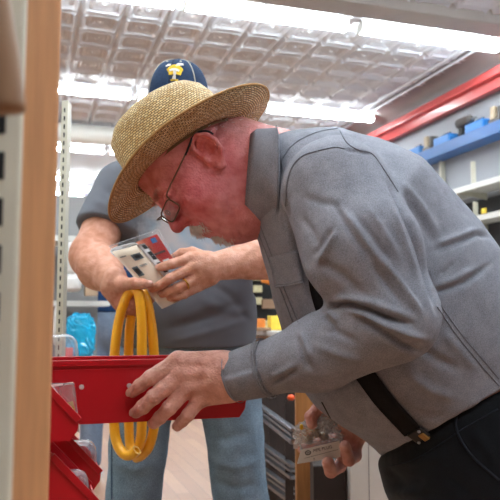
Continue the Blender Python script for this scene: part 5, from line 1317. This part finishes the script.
mb.tube(pts[:14], .0078, 14, cap=False)
mb.build('hose_tube', M_hose, hose, smooth=True)
A = [[pts[0]+r_*(math.cos(a)*nrm(np.cross(pts[1]-pts[0], (0, 0, 1)))+math.sin(a)*nrm(np.cross(pts[1]-pts[0], np.cross(pts[1]-pts[0], (0, 0, 1))))) for a in np.linspace(0, 6.2832, 21)] for r_ in (.0121, .0078)]
MB().grid(A).build('cut_end', mat('pale_rubber', (206, 160, 70), .6), hose)
MB().tube(pts[4:13], .0077, 12).build('bore', M_dark, hose, smooth=True)

# ------------------------------------------------------------------ 3: far shopper in blue shirt, seen past the forearm
root3 = P(108, 400, 4.75)*np.array([1, 1, 0])
man3 = thing('person', 'distant person in blue shirt and pale jeans beyond the bare forearm', 'person', root3)
X0, Y0 = root3[0], root3[1]
def R_(x, y, z): return np.array([X0+x, Y0+y, z])
f = Field(axis(X0-.36, X0+.36, [], .012), axis(Y0-.3, Y0+.3, [], .012), axis(0, 1.9, [], .012))
f.add(cap(R_(-.12, 0, 1.44), R_(.12, 0, 1.44), .09, .09)); f.add(cap(R_(0, 0, 1.38), R_(0, 0, 1.0), .14, .13, AXY, .8), .05); f.add(cap(R_(0, 0, 1.5), R_(0, 0, 1.62), .055, .055), .03)
f.add(ell(R_(0, .0, 1.71), (.078, .098, .115)), .02); f.add(ell(R_(0, .10, 1.69), (.012, .02, .018)), .01)
for s in (-1, 1):
    f.add(cap(R_(s*.19, 0, 1.43), R_(s*.25, .02, 1.14), .052, .042), .02); f.add(cap(R_(s*.25, .02, 1.14), R_(s*.22, .18, .98), .042, .03), .02); f.add(ell(R_(s*.215, .23, .95), (.03, .06, .045)), .02)
    f.add(cap(R_(s*.09, 0, .95), R_(s*.10, .01, .48), .09, .06), .03); f.add(cap(R_(s*.10, .01, .48), R_(s*.11, -.02, .08), .058, .04), .03); f.add(cap(R_(s*.11, -.02, .04), R_(s*.115, .16, .035), .036, .03), .02)
V, Q = f.mesh(); mesh_obj('body', V, Q, M_skin, man3, tint=tint_map(V, (190, 136, 112), []))
f = Field(axis(X0-.36, X0+.36, [], .012), axis(Y0-.3, Y0+.3, [], .012), axis(1.0, 1.7, [], .012))
f.add(cap(R_(-.12, 0, 1.44), R_(.12, 0, 1.44), .10, .10)); f.add(cap(R_(0, 0, 1.38), R_(0, 0, 1.02), .16, .165, AXY, .82), .05)
for s in (-1, 1): f.add(cap(R_(s*.19, 0, 1.43), R_(s*.245, .02, 1.18), .066, .058), .02)
f.cut(half(R_(0, 0, 1.075), (0, 0, -1), (-9, 0, 0.9), (9, 9, 1.12))); V, Q = f.mesh(); V = V+vnormals(V, Q)*(wob(V, 7, 71)*.006)[:, None]; mesh_obj('blue_shirt', V, Q, fabric('blue_cotton', (44, 76, 122), var=.2), man3)
f = Field(axis(X0-.36, X0+.36, [], .012), axis(Y0-.3, Y0+.3, [], .012), axis(.0, 1.2, [], .012))
f.add(cap(R_(0, 0, 1.05), R_(0, 0, .98), .155, .165, AXY, .82))
for s in (-1, 1): f.add(cap(R_(s*.09, 0, .95), R_(s*.105, .01, .48), .105, .08), .03); f.add(cap(R_(s*.105, .01, .48), R_(s*.11, -.02, .1), .08, .075), .03)
f.cut(half(R_(0, 0, 1.10), (0, 0, 1), (-9, 0, 1), (9, 9, 1.3))); f.cut(half(R_(0, 0, .05), (0, 0, -1), (-9, 0, -1), (9, 9, .1)))
V, Q = f.mesh(); V = V+vnormals(V, Q)*(wob(V, 8, 72)*.006)[:, None]; mesh_obj('jeans', V, Q, fabric('pale_denim', (140, 158, 182), var=.25, slub=12), man3)
rr = np.random.default_rng(19); A = [[R_(.084*math.sin(th)*math.cos(a), -.012+.104*math.sin(th)*math.sin(a), 1.725+.118*math.cos(th)) for a in np.linspace(0, 6.2832, 25)] for th in np.linspace(0, 1.5, 9)]
mesh_obj('hair', *slab(A, .006, (0, 0, 1)), mat('dark_hair', (60, 46, 38), .6), man3)
# ================================================================== CAMERA, LIGHT, VIEW
cam = bpy.data.cameras.new('camera'); co = bpy.data.objects.new('camera', cam); COL.objects.link(co)
co.location = (0, 0, CH); co.rotation_euler = (math.pi/2+PITCH, 0, 0)
cam.sensor_fit = 'HORIZONTAL'; cam.sensor_width = 36; cam.lens = 36*F/500; cam.clip_start = .02
cam.dof.use_dof = True; cam.dof.focus_distance = 1.17; cam.dof.aperture_fstop = 10.0
scene.camera = co
w = bpy.data.worlds.new('world'); scene.world = w; w.use_nodes = True
w.node_tree.nodes['Background'].inputs[0].default_value = (.95, .97, 1, 1); w.node_tree.nodes['Background'].inputs[1].default_value = .06
vs = scene.view_settings; vs.view_transform = 'Standard'; vs.look = 'None'; vs.gamma = 1; vs.use_curve_mapping = False; vs.exposure = 0.6
scene.cycles.use_denoising = True; scene.cycles.max_bounces = 8; scene.cycles.transparent_max_bounces = 12
